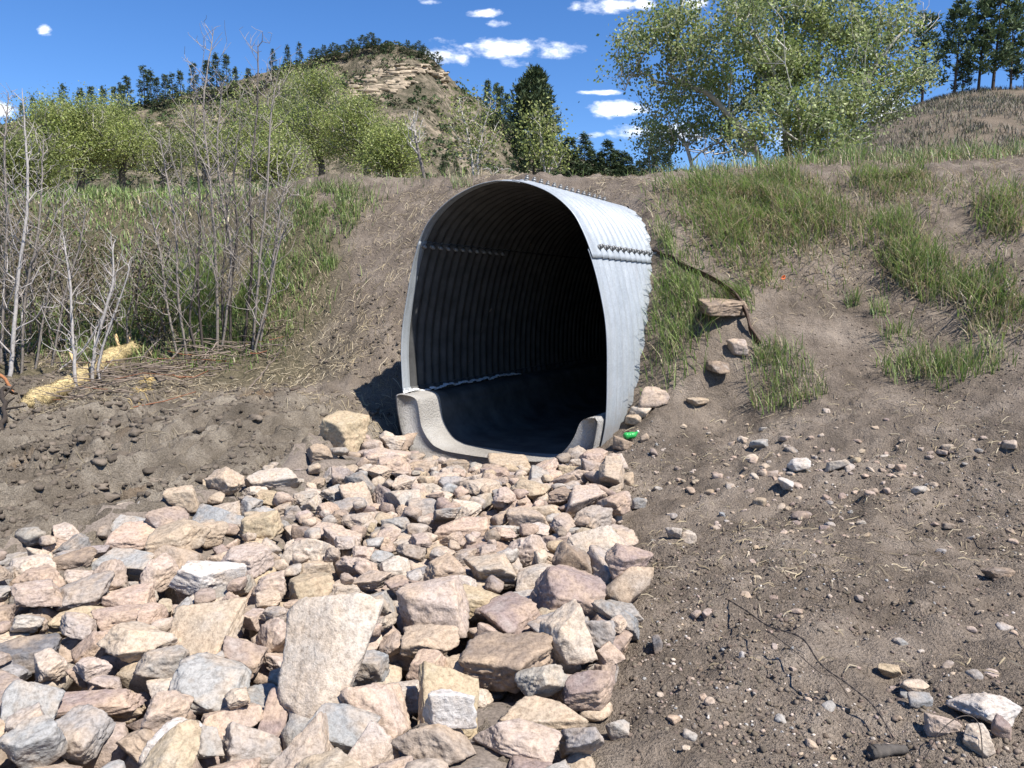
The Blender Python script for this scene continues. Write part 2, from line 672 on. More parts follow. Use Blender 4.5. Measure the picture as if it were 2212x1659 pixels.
def height(x, y):
    x = np.atleast_1d(np.asarray(x, float))
    y = np.atleast_1d(np.asarray(y, float))
    z = base_h(x, y)
    near = sstep(30, 16, np.hypot(x, y))
    mud, green, far = masks(x, y)
    rough = 0.030 * fbm2(x, y, 1.5, 3, seed=11) + 0.026 * fbm2(x, y, 5.0, 4, 0.65, seed=13)
    cl = np.maximum(fbm2(x, y, 11.0, 3, 0.6, seed=17), 0)
    rough = rough + 0.030 * cl + 0.026 * sstep(.05, .3, fbm2(x, y, 9.0, 3, .6, seed=71)) * sstep(-.1, .3, fbm2(x, y, 1.2, 2, seed=72))
    s = x * MUD_DIR[0] + y * MUD_DIR[1]
    t = -x * MUD_DIR[1] + y * MUD_DIR[0]
    t = t + 0.22 * fbm2(x, y, 0.8, 2, seed=41)
    rg = fbm(np.stack([s * 0.55, t * 4.2, 0 * s], 1), 4, 0.62, seed=19)
    rg2 = 1 - np.abs(fbm(np.stack([s * 1.8, t * 6.0, 0 * s], 1), 3, 0.6, seed=23)) * 2
    lump = np.maximum(fbm2(x, y, 6.0, 4, 0.62, seed=29), 0) ** 1.3
    mudz = 0.085 * rg + 0.035 * rg2 * sstep(-.1, .5, fbm2(x, y, 1.1, 2, seed=31)) + 0.12 * lump * sstep(-.15, .35, fbm2(x, y, 0.9, 2, seed=37))
    mudz = mudz * 1.5 + .06 * sstep(.02, .16, fbm(np.stack([s * 3.2, t * 7.5, 0 * s + 4], 1), 3, .6, seed=173)) * sstep(-.1, .15, fbm2(x, y, .7, 2, seed=174)) + 0.055 * sstep(.0, .22, fbm(np.stack([s * 2.2, t * 5.5, 0 * s], 1), 3, .6, seed=73)) * sstep(-.25, .2, fbm2(x, y, .8, 2, seed=74)) + .035 * sstep(.05, .25, fbm2(x, y, 13., 2, .6, seed=75)) * sstep(0, .4, fbm2(x, y, 1.0, 2, seed=76))
    tk = np.abs(fbm(np.stack([s * .35, t * 2.6, 0 * s + 9], 1), 2, .5, seed=181))
    mudz = mudz + .13 * sstep(.02, .30, tk) - .05
    mudz = np.clip(mudz, -.14, .20) * sstep(-.25, -.17, z)
    z = z + near * (rough * (1 - 0.4 * mud) + mud * mudz)
    z = z + far * (0.35 * fbm2(x, y, 0.12, 4, seed=43)) * sstep(18, 40, y)
    return z


def ground_point(u, v, dmax=120):
    """where the sight line through a photo pixel meets the ground"""
    r = fray(u, v)
    D = np.concatenate([np.arange(1.2, 20, 0.02), np.arange(20, dmax, 0.2)])
    p = EYE[None] + D[:, None] * r[None]
    dz = p[:, 2] - base_h(p[:, 0], p[:, 1])
    k = np.argmax(dz < 0)
    if dz[k] >= 0:
        return None
    return p[k]


def gz(x, y):
    return float(height(x, y)[0])


def graded(lo, a, b, hi, step, grow):
    mid = list(np.arange(a, b + step / 2, step))
    s, x, up = step, mid[-1], []
    while x < hi:
        s *= grow
        x += s
        up.append(x)
    s, x, dn = step, mid[0], []
    while x > lo:
        s *= grow
        x -= s
        dn.append(x)
    return np.array(dn[::-1] + mid + up)


def build_ground():
    xs = graded(-5000, -6.5, 6.8, 5000, 0.040, 1.08)
    ys = graded(-400, 2.2, 9.0, 7000, 0.036, 1.036)
    X, Y = np.meshgrid(xs, ys)
    x, y = X.ravel(), Y.ravel()
    z = height(x, y)
    nx, ny = len(xs), len(ys)
    V = np.stack([x, y, z], 1)
    i = (np.arange(ny - 1)[:, None] * nx + np.arange(nx - 1)[None]).ravel()
    F = np.stack([i, i + 1, i + nx + 1, i + nx], 1)
    # the pipe's bore is open
    rel = V - P0
    s, a = rel @ RT, rel @ AX
    inside = (a > -0.02) & (a < 22) & (np.abs(s) < prof_w(z) - 0.035) & (z > -.3) & (z < 2.7)
    F = F[~inside[F].any(1)]
    mud, green, far = masks(x, y)
    me = mesh_np('ground', V, F, M_GROUND, np.stack([mud, green, far], 1), smooth=True)
    return obj('ground', me, kind='structure'), xs, ys, z.reshape(ny, nx)


ground, GXS, GYS, GZ = build_ground()
height_exact = height


def height(x, y):
    """height of the built ground sheet"""
    x = np.atleast_1d(np.asarray(x, float))
    y = np.atleast_1d(np.asarray(y, float))
    i = np.clip(np.searchsorted(GXS, x) - 1, 0, len(GXS) - 2)
    j = np.clip(np.searchsorted(GYS, y) - 1, 0, len(GYS) - 2)
    fx = np.clip((x - GXS[i]) / (GXS[i + 1] - GXS[i]), 0, 1)
    fy = np.clip((y - GYS[j]) / (GYS[j + 1] - GYS[j]), 0, 1)
    return (GZ[j, i] * (1 - fx) + GZ[j, i + 1] * fx) * (1 - fy) + (GZ[j + 1, i] * (1 - fx) + GZ[j + 1, i + 1] * fx) * fy

# ------------------------------------------------------------------ corrugated culvert
def metal_material():
    m, g, b, out = material('galvanised_steel')
    tc = g.n('ShaderNodeTexCoord')
    vec = tc.outputs['Object']
    n1 = g.noise(vec, 3.0, 5, 0.6)
    n2 = g.noise(vec, 60, 3, 0.6)
    mp = g.n('ShaderNodeMapping')
    mp.inputs['Scale'].default_value = (14, 14, 0.8)
    g.link(vec, mp.inputs[0])
    n3 = g.noise(mp.outputs[0], 2.0, 4, 0.6)
    c = g.ramp(n1, [(0.3, (.31, .335, .352)), (0.7, (.375, .40, .418))])
    c = g.mix(0.5, c, g.ramp(n2, [(0.35, (.8, .8, .8)), (0.65, (1.15, 1.15, 1.15))]), 'MULTIPLY')
    c = g.mix(0.35, c, g.ramp(n3, [(0.35, (.72, .73, .74)), (0.6, (1.1, 1.1, 1.1))]), 'MULTIPLY')
    # mud splash low on the plates, faint rust bleeding here and there
    sp = g.n('ShaderNodeSeparateXYZ')
    g.link(vec, sp.inputs[0])
    n4 = g.noise(vec, 6.0, 4, 0.7)
    lo = g.math('MULTIPLY', g.math('SUBTRACT', g.math('MULTIPLY', n4, 1.3), g.math('ADD', sp.outputs[2], 0.05)), 1.6, clamp=True)
    c = g.mix(g.math('MULTIPLY', lo, .6), c, (.24, .20, .16))
    rs = g.math('MULTIPLY', g.math('SUBTRACT', g.noise(mp.outputs[0], .7, 3, .6), .62), 5.0, clamp=True)
    c = g.mix(g.math('MULTIPLY', rs, .25), c, (.30, .21, .14))
    g.link(c, b.inputs['Base Color'])
    b.inputs['Metallic'].default_value = 0.2
    r = g.math('ADD', g.math('MULTIPLY', n1, 0.25), 0.38)
    g.link(r, b.inputs['Roughness'])
    bump(g, b, n2, 0.12, 0.004)
    return m


def concrete_material():
    m, g, b, out = material('concrete')
    tc = g.n('ShaderNodeTexCoord')
    vec = tc.outputs['Object']
    n1 = g.noise(vec, 2.2, 5, 0.6, 0.4)
    n2 = g.noise(vec, 45, 4, 0.65)
    n3 = g.noise(vec, 150, 3, 0.6)
    c = g.ramp(n1, [(0.3, (.37, .345, .31)), (0.55, (.47, .445, .41)), (0.75, (.55, .53, .50))])
    # damp silt line low in the invert
    sp = g.n('ShaderNodeSeparateXYZ')
    g.link(vec, sp.inputs[0])
    lo = g.math('MULTIPLY', g.math('SUBTRACT', g.math('ADD', -0.06, g.math('MULTIPLY', n1, 0.04)), sp.outputs[2]), 22, clamp=True)
    c = g.mix(g.math('MULTIPLY', lo, 0.35), c, g.ramp(n1, [(0.4, (.13, .095, .065)), (0.65, (.28, .21, .145))]))
    c = g.mix(0.6, c, g.ramp(n3, [(0.35, (.65, .65, .64)), (0.65, (1.25, 1.25, 1.25))]), 'MULTIPLY')
    g.link(c, b.inputs['Base Color'])
    bump(g, b, g.math('ADD', n2, g.math('MULTIPLY', n3, .5)), 1.0, 0.03)
    return m


def plain(name, c, rough=0.7, metallic=0.0, noise=0.3, scale=30, bumps=0.3):
    m, g, b, out = material(name)
    tc = g.n('ShaderNodeTexCoord')
    n = g.noise(tc.outputs['Object'], scale, 4, 0.65)
    k = g.mix(1.0, c, g.ramp(n, [(0.3, (1 - noise,) * 3), (0.7, (1 + noise,) * 3)]), 'MULTIPLY')
    g.link(k, b.inputs['Base Color'])
    b.inputs['Roughness'].default_value = rough
    b.inputs['Metallic'].default_value = metallic
    if bumps:
        bump(g, b, n, bumps, 0.006)
    return m


M_METAL = metal_material()
M_METAL_IN = plain('shaded_weathered_lining', (.065, .064, .061), .6, .1, .35, 5, .15)  # weathered steel, darkened further to paint in the shade of the bore
M_CONC = concrete_material()
M_WETCONC_SHADED = plain('shaded_damp_concrete', (.085, .082, .076), .75, 0, .5, 3, .3)  # shade inside the pipe painted into the concrete, along with its damp film
M_BOLT = plain('bolt_steel', (.24, .24, .235), 0.5, 0.5, 0.25, 40)
M_GROUT = plain('white_grout', (.74, .74, .72), 0.8, 0, 0.2, 40)


def local(s, a, z):
    return P0[None] + np.asarray(s)[:, None] * RT + np.asarray(a)[:, None] * AX + np.asarray(z)[:, None] * UP


# full outline of the pipe, starting bottom centre and running up the right side, over the crown and down the left
half_up = prof_half[::-1]
OUT = np.concatenate([half_up, np.stack([-prof_half[1:, 0], prof_half[1:, 1]], 1)])
_seg = np.linalg.norm(np.diff(OUT, axis=0), axis=1)
OUTL = np.concatenate([[0], np.cumsum(_seg)])
_t = np.gradient(OUT, axis=0)
_t /= np.linalg.norm(_t, axis=1)[:, None]
OUTN = np.stack([_t[:, 1], -_t[:, 0]], 1)


def out_at(L):
    p = np.stack([np.interp(L, OUTL, OUT[:, k]) for k in (0, 1)], 1)
    n = np.stack([np.interp(L, OUTL, OUTN[:, k]) for k in (0, 1)], 1)
    n /= np.linalg.norm(n, axis=1)[:, None]
    return p, n


def find_L(side, z):
    m = OUT[:, 0] * side > 0
    idx = np.where(m)[0]
    k = idx[np.argmin(np.abs(OUT[idx, 1] - z) + (OUT[idx, 1] < .6) * 0)]
    return OUTL[k]


PITCHC, AMP, LENC = 0.152, 0.016, 15.0
L_R, L_L, L_T = find_L(1, 2.03), find_L(-1, 2.18), OUTL[len(OUT) // 2] - 0.22
L_R0, L_L0 = find_L(1, 0.06), find_L(-1, 0.50)


def plate(name, La, Lb, off, holes=(), a_end=LENC):
    nL = max(8, int((Lb - La) / 0.04))
    Ls = np.linspace(La, Lb, nL)
    a = np.concatenate([[0, 0.02, 0.04, 0.06, 0.08], np.arange(0.095, 3.4, PITCHC / 8), np.arange(3.4, a_end, PITCHC / 4)])
    p, n = out_at(Ls)
    am = AMP * sstep(0.05, 0.16, a) * np.cos(2 * math.pi * (a - 0.02) / PITCHC)
    am = am - 0.012 * sstep(0.12, 0.0, a)
    Lg, Ag = np.meshgrid(np.arange(nL), np.arange(len(a)), indexing='ij')
    s = p[Lg, 0] + n[Lg, 0] * (am[Ag] + off)
    z = p[Lg, 1] + n[Lg, 1] * (am[Ag] + off)
    # slight plant-handling waviness of the rim
    wob = 0.006 * np.sin(Ls * 5.1)[Lg] * np.exp(-a[Ag] / .5)
    V1 = local((s + wob).ravel(), a[Ag].ravel(), z.ravel())
    s2, z2 = s - n[Lg, 0] * 0.007, z - n[Lg, 1] * 0.007
    V2 = local((s2 + wob).ravel(), a[Ag].ravel(), z2.ravel())
    nA = len(a)
    i = np.arange(nL - 1)[:, None] * nA + np.arange(nA - 1)[None]
    keep = np.ones(i.shape, bool)
    for hL in holes:
        k = int(round((hL - La) / (Lb - La) * (nL - 1)))
        if 0 <= k < nL - 1:
            keep[k, 2] = False
    i = i[keep]
    q = np.stack([i, i + nA, i + nA + 1, i + 1], 1)
    m = nL * nA
    q2 = q[:, ::-1] + m
    e = np.arange(nL - 1) * nA
    rim = np.stack([e, e + m, e + nA + m, e + nA], 1)
    b0 = np.arange(nA - 1)
    s0 = np.stack([b0, b0 + 1, b0 + 1 + m, b0 + m], 1)
    b1 = b0 + (nL - 1) * nA
    s1 = np.stack([b1, b1 + m, b1 + 1 + m, b1 + 1], 1)
    V = np.concatenate([V1, V2]) - P0
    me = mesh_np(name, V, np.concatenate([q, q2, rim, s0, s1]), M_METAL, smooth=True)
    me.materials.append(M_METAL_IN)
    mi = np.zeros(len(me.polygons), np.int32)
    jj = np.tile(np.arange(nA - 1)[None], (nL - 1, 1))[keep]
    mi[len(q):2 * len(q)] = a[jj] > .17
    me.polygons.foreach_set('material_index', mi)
    return me


def hexbolt():
    mb = MB()
    def prism(r, z0, z1, n=6, dome=0):
        th = np.arange(n) * 2 * math.pi / n
        c = np.stack([np.cos(th) * r, np.sin(th) * r], 1)
        V = np.concatenate([np.c_[c, np.full(n, z0)], np.c_[c * .97, np.full(n, z1)], [[0, 0, z0]], [[0, 0, z1 + dome]]])
        q = [[k, (k + 1) % n, n + (k + 1) % n, n + k] for k in range(n)]
        t = [[2 * n, (k + 1) % n, k] for k in range(n)] + [[2 * n + 1, n + k, n + (k + 1) % n] for k in range(n)]
        mb.add(V, t, q)
    prism(.021, -.004, .004, 12)
    prism(.0175, .004, .024, 6)
    prism(.011, .024, .036, 10, .003)
    return mb.mesh('bolt', M_BOLT)


def build_culvert():
    root = empty('culvert', P0, 'large galvanised corrugated steel culvert pipe opening out of the dirt embankment', 'culvert')
    hol = [L_L0 + .14, L_L0 + .44, L_L0 + .74, L_L0 + 1.04, L_L0 + 1.36, L_L + .22 - .5, L_L - .28, L_L - .55, L_L - .85]
    hol_c = [L_L - .34, L_L - .62, L_L - .9]
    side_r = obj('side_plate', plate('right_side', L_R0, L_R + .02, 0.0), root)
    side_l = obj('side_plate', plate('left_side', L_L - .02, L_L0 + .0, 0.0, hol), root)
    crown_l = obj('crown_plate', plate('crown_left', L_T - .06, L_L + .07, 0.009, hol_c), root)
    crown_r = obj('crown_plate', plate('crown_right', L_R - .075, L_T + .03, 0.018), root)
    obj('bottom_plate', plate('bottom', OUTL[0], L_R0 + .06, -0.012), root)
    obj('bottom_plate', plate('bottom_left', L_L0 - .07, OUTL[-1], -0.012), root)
    bm = hexbolt()

    def row(L, n, parent, inward=False, a0=.095, off=.03):
        p, nn = out_at(np.array([L]))
        p, nn = p[0], nn[0]
        for k in range(n):
            a = a0 + k * PITCHC + .0
            d = -1 if inward else 1
            s, z = p[0] + nn[0] * (AMP + off) * d, p[1] + nn[1] * (AMP + off) * d
            o = obj('bolt', bm, parent)
            pos = s * RT + a * AX + z * UP
            o.location = pos
            dirv = Vector((nn[0] * RT + nn[1] * UP) * d)
            q = dirv.to_track_quat('Z', 'Y')
            o.rotation_mode = 'QUATERNION'
            o.rotation_quaternion = q @ Quaternion((0, 0, 1), rng.uniform(0, 1))
            o.scale = (1.35,) * 3
    row(L_R + .03, 15, crown_r, a0=.172, off=.016)
    row(L_T - .03, 14, crown_r, a0=.172, off=.016)
    row(L_L + .03, 12, side_l, inward=True, a0=.096, off=-.006)
    row(L_R + .03, 3, side_r, inward=True, a0=.096, off=-.006)

    # concrete collar and paved invert
    inn = [(-1.24, .515), (-1.19, .527), (-1.08, .518), (-1.0, .495), (-.965, .44), (-.945, .33), (-.92, .20), (-.86, .09), (-.77, .0), (-.67, -.04), (-.57, -.06), (-.3, -.072),
           (-.1, -.075), (.2, -.072), (.45, -.06), (.57, -.048), (.70, -.013), (.80, .05), (.86, .105), (.92, .18), (.965, .26), (.99, .32), (1.015, .38), (1.06, .425), (1.12, .442), (1.18, .447)]
    inn = smoothpath([(a, b, 0) for a, b in inn], 90)[:, :2]
    outl = []
    for z in np.linspace(.5, -.33, 30):
        outl.append((prof_w(z), z))
    right = [(w - .035, z) for w, z in outl if z < .44]
    left = [(-w - .012, z) for w, z in outl[::-1]]
    ring = np.array(list(map(tuple, inn)) + right + left)
    a = np.concatenate([[-.10, -.092, 0, .15, .34], np.arange(.6, LENC, .4)])
    bev = np.array([.985, 1, 1, 1, 1] + [1] * (len(a) - 5))
    cen = np.array([0, .05])
    nR = len(ring)
    V = []
    for k, aa in enumerate(a):
        rr = cen + (ring - cen) * bev[k]
        if k >= 4:       # behind the collar the left edge tucks inside the steel
            rr = rr.copy()
            rr[:, 0] = np.maximum(rr[:, 0], -(prof_w(np.clip(rr[:, 1], -.33, 2.7)) - .035))
        if aa > .5:
            rr = rr.copy()
            rr[:, 1] = np.where(rr[:, 1] > .38, rr[:, 1] - .03, rr[:, 1])
        V.append(local(rr[:, 0], np.full(nR, aa), rr[:, 1]))
    V = np.concatenate(V) - P0
    i = np.arange(len(a) - 1)[:, None] * nR
    j = np.arange(nR)[None]
    k = (j + 1) % nR
    q = np.stack([i + j, i + k, i + nR + k, i + nR + j], -1).reshape(-1, 4)
    # front face: fan strip between inner curve and outer boundary
    nI = len(inn)
    ob = np.arange(nI, nR)[::-1]
    tri = []
    A, B = np.arange(nI), ob
    ia = ib = 0
    while ia < len(A) - 1 or ib < len(B) - 1:
        if ib >= len(B) - 1 or (ia < len(A) - 1 and (ia + 1) / (len(A) - 1) <= (ib + 1) / (len(B) - 1)):
            tri.append((A[ia], B[ib], A[ia + 1]))
            ia += 1
        else:
            tri.append((A[ia], B[ib], B[ib + 1]))
            ib += 1
    nf = 4 * nR
    me = mesh_np('concrete', V, [np.array(tri), q[:nf, ::-1]], M_CONC)
    obj('concrete_collar', me, root, label='pale poured concrete collar round the bottom of the pipe mouth')
    me = mesh_np('concrete', V, [q[nf:, ::-1]], M_WETCONC_SHADED)
    obj('concrete_invert', me, root, label='damp concrete floor inside the pipe, coloured darker for the shade')
    # smeared white grout where the steel meets the concrete
    mb = MB()
    for kk in range(26):
        aa = .0 + kk * .1
        s0 = -(prof_w(np.array([.54]))[0] - .03)
        w = rng.uniform(.035, .075)
        th = np.linspace(0, 2 * math.pi, 9)[:-1]
        c = np.array([s0 + .035 + rng.uniform(0, .015), aa, .545 - (.02 if aa > .15 else 0) + rng.uniform(-.01, .02)])
        loc = np.stack([np.cos(th) * .05, np.sin(th) * w, 0.012 * np.cos(2 * th)], 1) * rng.uniform(.7, 1.2, (8, 1)) + c
        top = c + np.array([0, 0, .018])
        P = np.concatenate([loc, [top]])
        mb.add(local(P[:, 0], P[:, 1], P[:, 2]) - P0, [[x, (x + 1) % 8, 8] for x in range(8)])
    obj('grout', mb.mesh('grout', M_GROUT, True), root)
    return root


build_culvert()

# ------------------------------------------------------------------ riprap: angular stones in front of the pipe
PAL = {'cream': (.53, .46, .385), 'pink': (.47, .38, .32), 'mauve': (.32, .245, .22), 'grey': (.365, .355, .335), 'blue': (.30, .305, .305),
       'tan': (.46, .37, .275), 'ochre': (.46, .37, .245), 'white': (.60, .56, .52), 'brown': (.26, .20, .155), 'salmon': (.48, .36, .285), 'dark': (.16, .155, .16)}


def in_poly(x, y, P):
    P = np.asarray(P)
    r = np.zeros(np.shape(x), bool)
    j = len(P) - 1
    for i in range(len(P)):
        xi, yi, xj, yj = P[i, 0], P[i, 1], P[j, 0], P[j, 1]
        c = ((yi > y) != (yj > y)) & (x < (xj - xi) * (y - yi) / (yj - yi + 1e-12) + xi)
        r ^= c
        j = i
    return r


RIP_UV = [(-350, 1250), (0, 1192), (170, 1160), (370, 1105), (470, 1082), (560, 1045), (650, 1000), (700, 962), (800, 952), (885, 962), (1000, 985), (1200, 1008), (1310, 1003),
          (1335, 1030), (1345, 1100), (1355, 1190), (1395, 1270), (1350, 1400), (1345, 1500), (1290, 1600), (1285, 1680), (1290, 2000), (-900, 2000)]
RIP = np.array([plane_hit(u, v, 0.0)[:2] for u, v in RIP_UV])


class Pile:
    def __init__(self, x0, x1, y0, y1, c=0.024):
        self.x0, self.y0, self.c = x0, y0, c
        self.nx, self.ny = int((x1 - x0) / c), int((y1 - y0) / c)
        X, Y = np.meshgrid(x0 + (np.arange(self.nx) + .5) * c, y0 + (np.arange(self.ny) + .5) * c, indexing='ij')
        self.h = height(X.ravel(), Y.ravel()).reshape(self.nx, self.ny)
        self.lock = np.zeros_like(self.h, bool)

    def cells(self, V, x, y):
        i = np.clip(((V[:, 0] + x - self.x0) / self.c).astype(int), 0, self.nx - 1)
        j = np.clip(((V[:, 1] + y - self.y0) / self.c).astype(int), 0, self.ny - 1)
        return i, j

    def rest(self, V, x, y, pct=88):
        b = V[:, 2] < np.median(V[:, 2])
        i, j = self.cells(V[b], x, y)
        return np.percentile(self.h[i, j] - V[b][:, 2], pct), self.lock[i, j].mean()

    def commit(self, V, x, y, z, lock=False):
        t = V[:, 2] > np.percentile(V[:, 2], 35)
        i, j = self.cells(V[t], x, y)
        np.maximum.at(self.h, (i, j), V[t][:, 2] + z)
        if lock:
            self.lock[i, j] = True


pile = Pile(-4.6, 1.6, 1.5, 8.6)
VARIANTS = []
for k in range(26):
    d = np.array([rng.uniform(.85, 1.2), rng.uniform(.7, 1.0), rng.uniform(.5, .8)])
    sd = 2000 + k
    V, F = rock_shape(np.random.default_rng(sd), d, 3, 1, 1.25)
    V4, F4 = rock_shape(np.random.default_rng(sd), d, 4, 1, 1.25)
    V2, F2 = rock_shape(np.random.default_rng(sd), d, 2, 1, 1.25)
    VARIANTS.append((V, F, mesh_np('stone_shape', V4, F4, M_STONE), V2, F2))


def rand_rot(rg, tilt=0.5):
    ax = Vector(rg.normal(0, 1, 3)).normalized()
    q = Quaternion((0, 0, 1), rg.uniform(0, 6.283)) @ Quaternion(ax, rg.normal(0, tilt))
    return q


placed = []      # (variant, x, y, z, quat, size, hero index)


def try_rocks(n, smin, smax, cand, ztop, pct=85, power=1.6):
    got = 0
    for _ in range(n):
        size = smin + (smax - smin) * rng.random() ** power
        k = int(rng.integers(len(VARIANTS)))
        q = rand_rot(rng)
        V = VARIANTS[k][0] * size @ np.array(q.to_matrix()).T
        best = None
        for _c in range(cand):
            x, y = rng.uniform(-4.4, 1.3), rng.uniform(1.7, 8.3)
            if not in_poly(np.array(x + abs(rng.normal(0, .06))), np.array(y + rng.normal(0, .04)), RIP):
                continue
            z, lk = pile.rest(V, x, y, pct)
            if lk > 0.07:
                continue
            if best is None or z < best[0]:
                best = (z, x, y)
        if best is None or best[0] + V[:, 2].max() > max(ztop, float(height(best[1], best[2])[0]) + .20) + size * .25 - .16 * max(0., min(1., best[2] - 6.4)) * (abs((np.array([best[1], best[2]]) - P0[:2]) @ RT[:2]) < 1.0):
            continue
        z, x, y = best
        pile.commit(V, x, y, z)
        placed.append((k, x, y, z, q, size, None))
        got += 1
    return got


try_rocks(480, .14, .28, 7, .02)

HERO = [  # u, v, width, height (photo pixels), tint, tilt toward viewer, name, label
    (690, 1500, 175, 235, 'cream', .75, 'largest pale pinkish slab standing tilted among the riprap in the foreground'),
    (930, 1340, 145, 135, 'pink', .25, 'big rounded pinkish tan rock above the pale tilted slab'),
    (1090, 1440, 165, 125, 'brown', .1, 'rough brown pitted conglomerate rock near the right edge of the riprap'),
    (1225, 1420, 105, 115, 'cream', .1, 'cream pointed rock on the right edge of the riprap next to bare dirt'),
    (450, 1500, 155, 115, 'grey', .35, 'grey triangular rock left of the pale tilted slab'),
    (175, 1520, 210, 72, 'mauve', .1, 'long mauve brick-like rock lying level at lower left'),
    (968, 1530, 135, 140, 'ochre', .45, 'tan rock with an ochre cast, lower centre of the riprap'),
    (1165, 1540, 150, 92, 'tan', .2, 'tan wedge rock pointing left at the lower right of the riprap'),
    (1130, 1628, 160, 95, 'pink', .2, 'pinkish rock lowest at the bottom right end of the riprap'),
    (740, 1590, 135, 85, 'blue', .4, 'blue grey slab leaning on the foot of the pale tilted slab'),
    (215, 1655, 170, 70, 'dark', .2, 'dark grey rock cut by the bottom edge of the photo at left'),
    (588, 1545, 62, 170, 'mauve', .35, 'tall narrow mauve rock standing just left of the pale tilted slab'),
    (430, 1395, 140, 140, 'tan', .35, 'large flat faced tan rock behind the grey triangular rock'),
    (268, 1222, 115, 75, 'grey', .25, 'flat topped grey wedge rock in the upper left of the riprap'),
    (372, 1202, 98, 76, 'tan', .2, 'tan block rock right beside the flat topped grey wedge'),
    (300, 1150, 105, 64, 'grey', .4, 'greenish grey slab on the upper left rim of the riprap by the mud'),
    (560, 1160, 82, 76, 'ochre', .3, 'smooth yellow tan rock in the upper middle of the riprap'),
    (428, 1262, 92, 88, 'white', .3, 'whitest speckled rock in the left part of the riprap'),
    (528, 1235, 98, 80, 'pink', .2, 'pale pink blocky rock right of the whitest speckled rock'),
    (740, 972, 92, 84, 'ochre', .3, 'squarish orange tan rock at the far left rim beside the concrete'),
    (832, 1000, 98, 62, 'pink', .15, 'pinkish grey rock just right of the squarish orange tan one'),
    (398, 1112, 52, 62, 'tan', .3, 'small egg shaped brown rock on the muddy rim'),
    (468, 1132, 96, 64, 'blue', .35, 'pale grey slab right of the egg shaped brown rock'),
    (588, 1060, 96, 62, 'cream', .1, 'cream angular rock on the muddy rim in the upper middle'),
    (1150, 1105, 150, 52, 'tan', .05, 'long low tan slab lying level below the concrete lip'),
    (1160, 1252, 102, 66, 'cream', .2, 'cream rock with flat front face in the right half of the riprap'),
    (1232, 1312, 138, 110, 'mauve', .3, 'wide pinkish mauve rock with stepped face near the right edge'),
    (1288, 1200, 105, 84, 'cream', .5, 'cream slab tilted down to the right on the right edge of the riprap'),
    (1352, 1265, 92, 82, 'mauve', .15, 'mauve block farthest right of the riprap, against the dirt'),
    (1235, 1225, 78, 92, 'brown', .2, 'dark purplish brown rock between two cream slabs'),
    (1032, 1302, 108, 78, 'ochre', .0, 'ochre brown block with dark front in the middle of the riprap'),
    (1000, 1140, 116, 72, 'salmon', .2, 'coarse pink granite like rock in the upper centre'),
    (278, 1290, 92, 76, 'salmon', .2, 'salmon pink rock left of centre under the grey wedge'),
    (170, 1332, 112, 62, 'ochre', .2, 'yellow tan rock sloping down to the left, left part of the riprap'),
    (45, 1402, 120, 82, 'dark', .2, 'dark slate grey slab at the left edge of the photo'),
    (962, 1618, 82, 100, 'white', .3, 'upright whitish rock at the bottom edge, centre'),
    (658, 1250, 98, 56, 'ochre', .2, 'low yellowish rock in the middle of the riprap'),
    (1270, 1092, 74, 66, 'pink', .2, 'pink rock at the upper right rim of the riprap'),
    (385, 1600, 110, 96, 'white', .3, 'blocky whitish grey rock in the bottom left quarter'),
    (60, 1555, 110, 100, 'grey', .5, 'grey pointed rock in the lower left corner area'),
    (740, 1165, 74, 62, 'pink', .2, 'reddish pink rock in the upper middle, right of the smooth yellow one'),
    (850, 1225, 72, 62, 'cream', .2, 'small cream pink block above the big rounded tan rock'),
    (1100, 985, 100, 68, 'tan', .15, 'tan brown rock resting against the concrete lip of the pipe'),
    (150, 1230, 80, 60, 'brown', .1, 'purplish brown rock at the upper left of the riprap near the mud'),
    (620, 1425, 90, 90, 'tan', .3, 'tan rock behind the upper left corner of the pale tilted slab'),
    (800, 1430, 80, 86, 'blue', .3, 'bluish grey rock right behind the pale tilted slab'),
    (870, 1480, 84, 72, 'cream', .3, 'cream grey block between the pale slab and the tan rock with an ochre cast'),
    (920, 1440, 84, 84, 'salmon', .2, 'rounded peach coloured rock below the big pinkish tan one'),
]
hero_objs = []
for hi, (u, v, w, h, tint, tilt, label) in enumerate(HERO):
    p = plane_hit(u, v + .12 * h, 0.02)
    D = p[1]
    dep = math.atan2(1.6, D)
    W = w * D / FPX * math.hypot(1, (u - CXP) / FPX)
    Hh = h * D / FPX * math.hypot(1, (v - CYP) / FPX)
    dy = min(W * .8, Hh * 1.0)
    if tilt > .3:
        dims = np.array([W, Hh * 1.05, max(.28 * W, .3 * Hh)])
        ang = min(math.pi / 2 - dep, tilt + .25)
    else:
        dz = max(.45 * Hh, (Hh - dy * math.sin(dep)) / math.cos(dep))
        dims = np.array([W, dy, dz])
        ang = tilt * .5
    rg = np.random.default_rng(500 + hi)
    V, F = rock_shape(rg, dims * 1.04, 4, .8, 1.9 if tint == 'brown' and w > 150 else 1.0)
    q = Quaternion((1, 0, 0), ang) @ Quaternion((0, 1, 0), rg.normal(0, .10)) @ Quaternion((0, 0, 1), rg.normal(0, .18))
    V = V @ np.array(q.to_matrix()).T
    x, y = p[0], p[1] + .12 * dims[1]
    z, _ = pile.rest(V, x, y, 70)
    z = min(z, .14 - V[:, 2].min() * 0.6)
    pile.commit(V, x, y, z, lock=True)
    o = obj('boulder', mesh_np('boulder', V, F, M_STONE), None, label, 'rock', 'large rocks in the riprap', loc=(x, y, z))
    c = np.array(PAL[tint]) * rg.uniform(.76, .88)
    o.color = (*c, 1)
    hero_objs.append(o)

try_rocks(1050, .10, .27, 14, .11, 80, 1.3)
try_rocks(300, .06, .12, 14, .12, 80, 1.0)

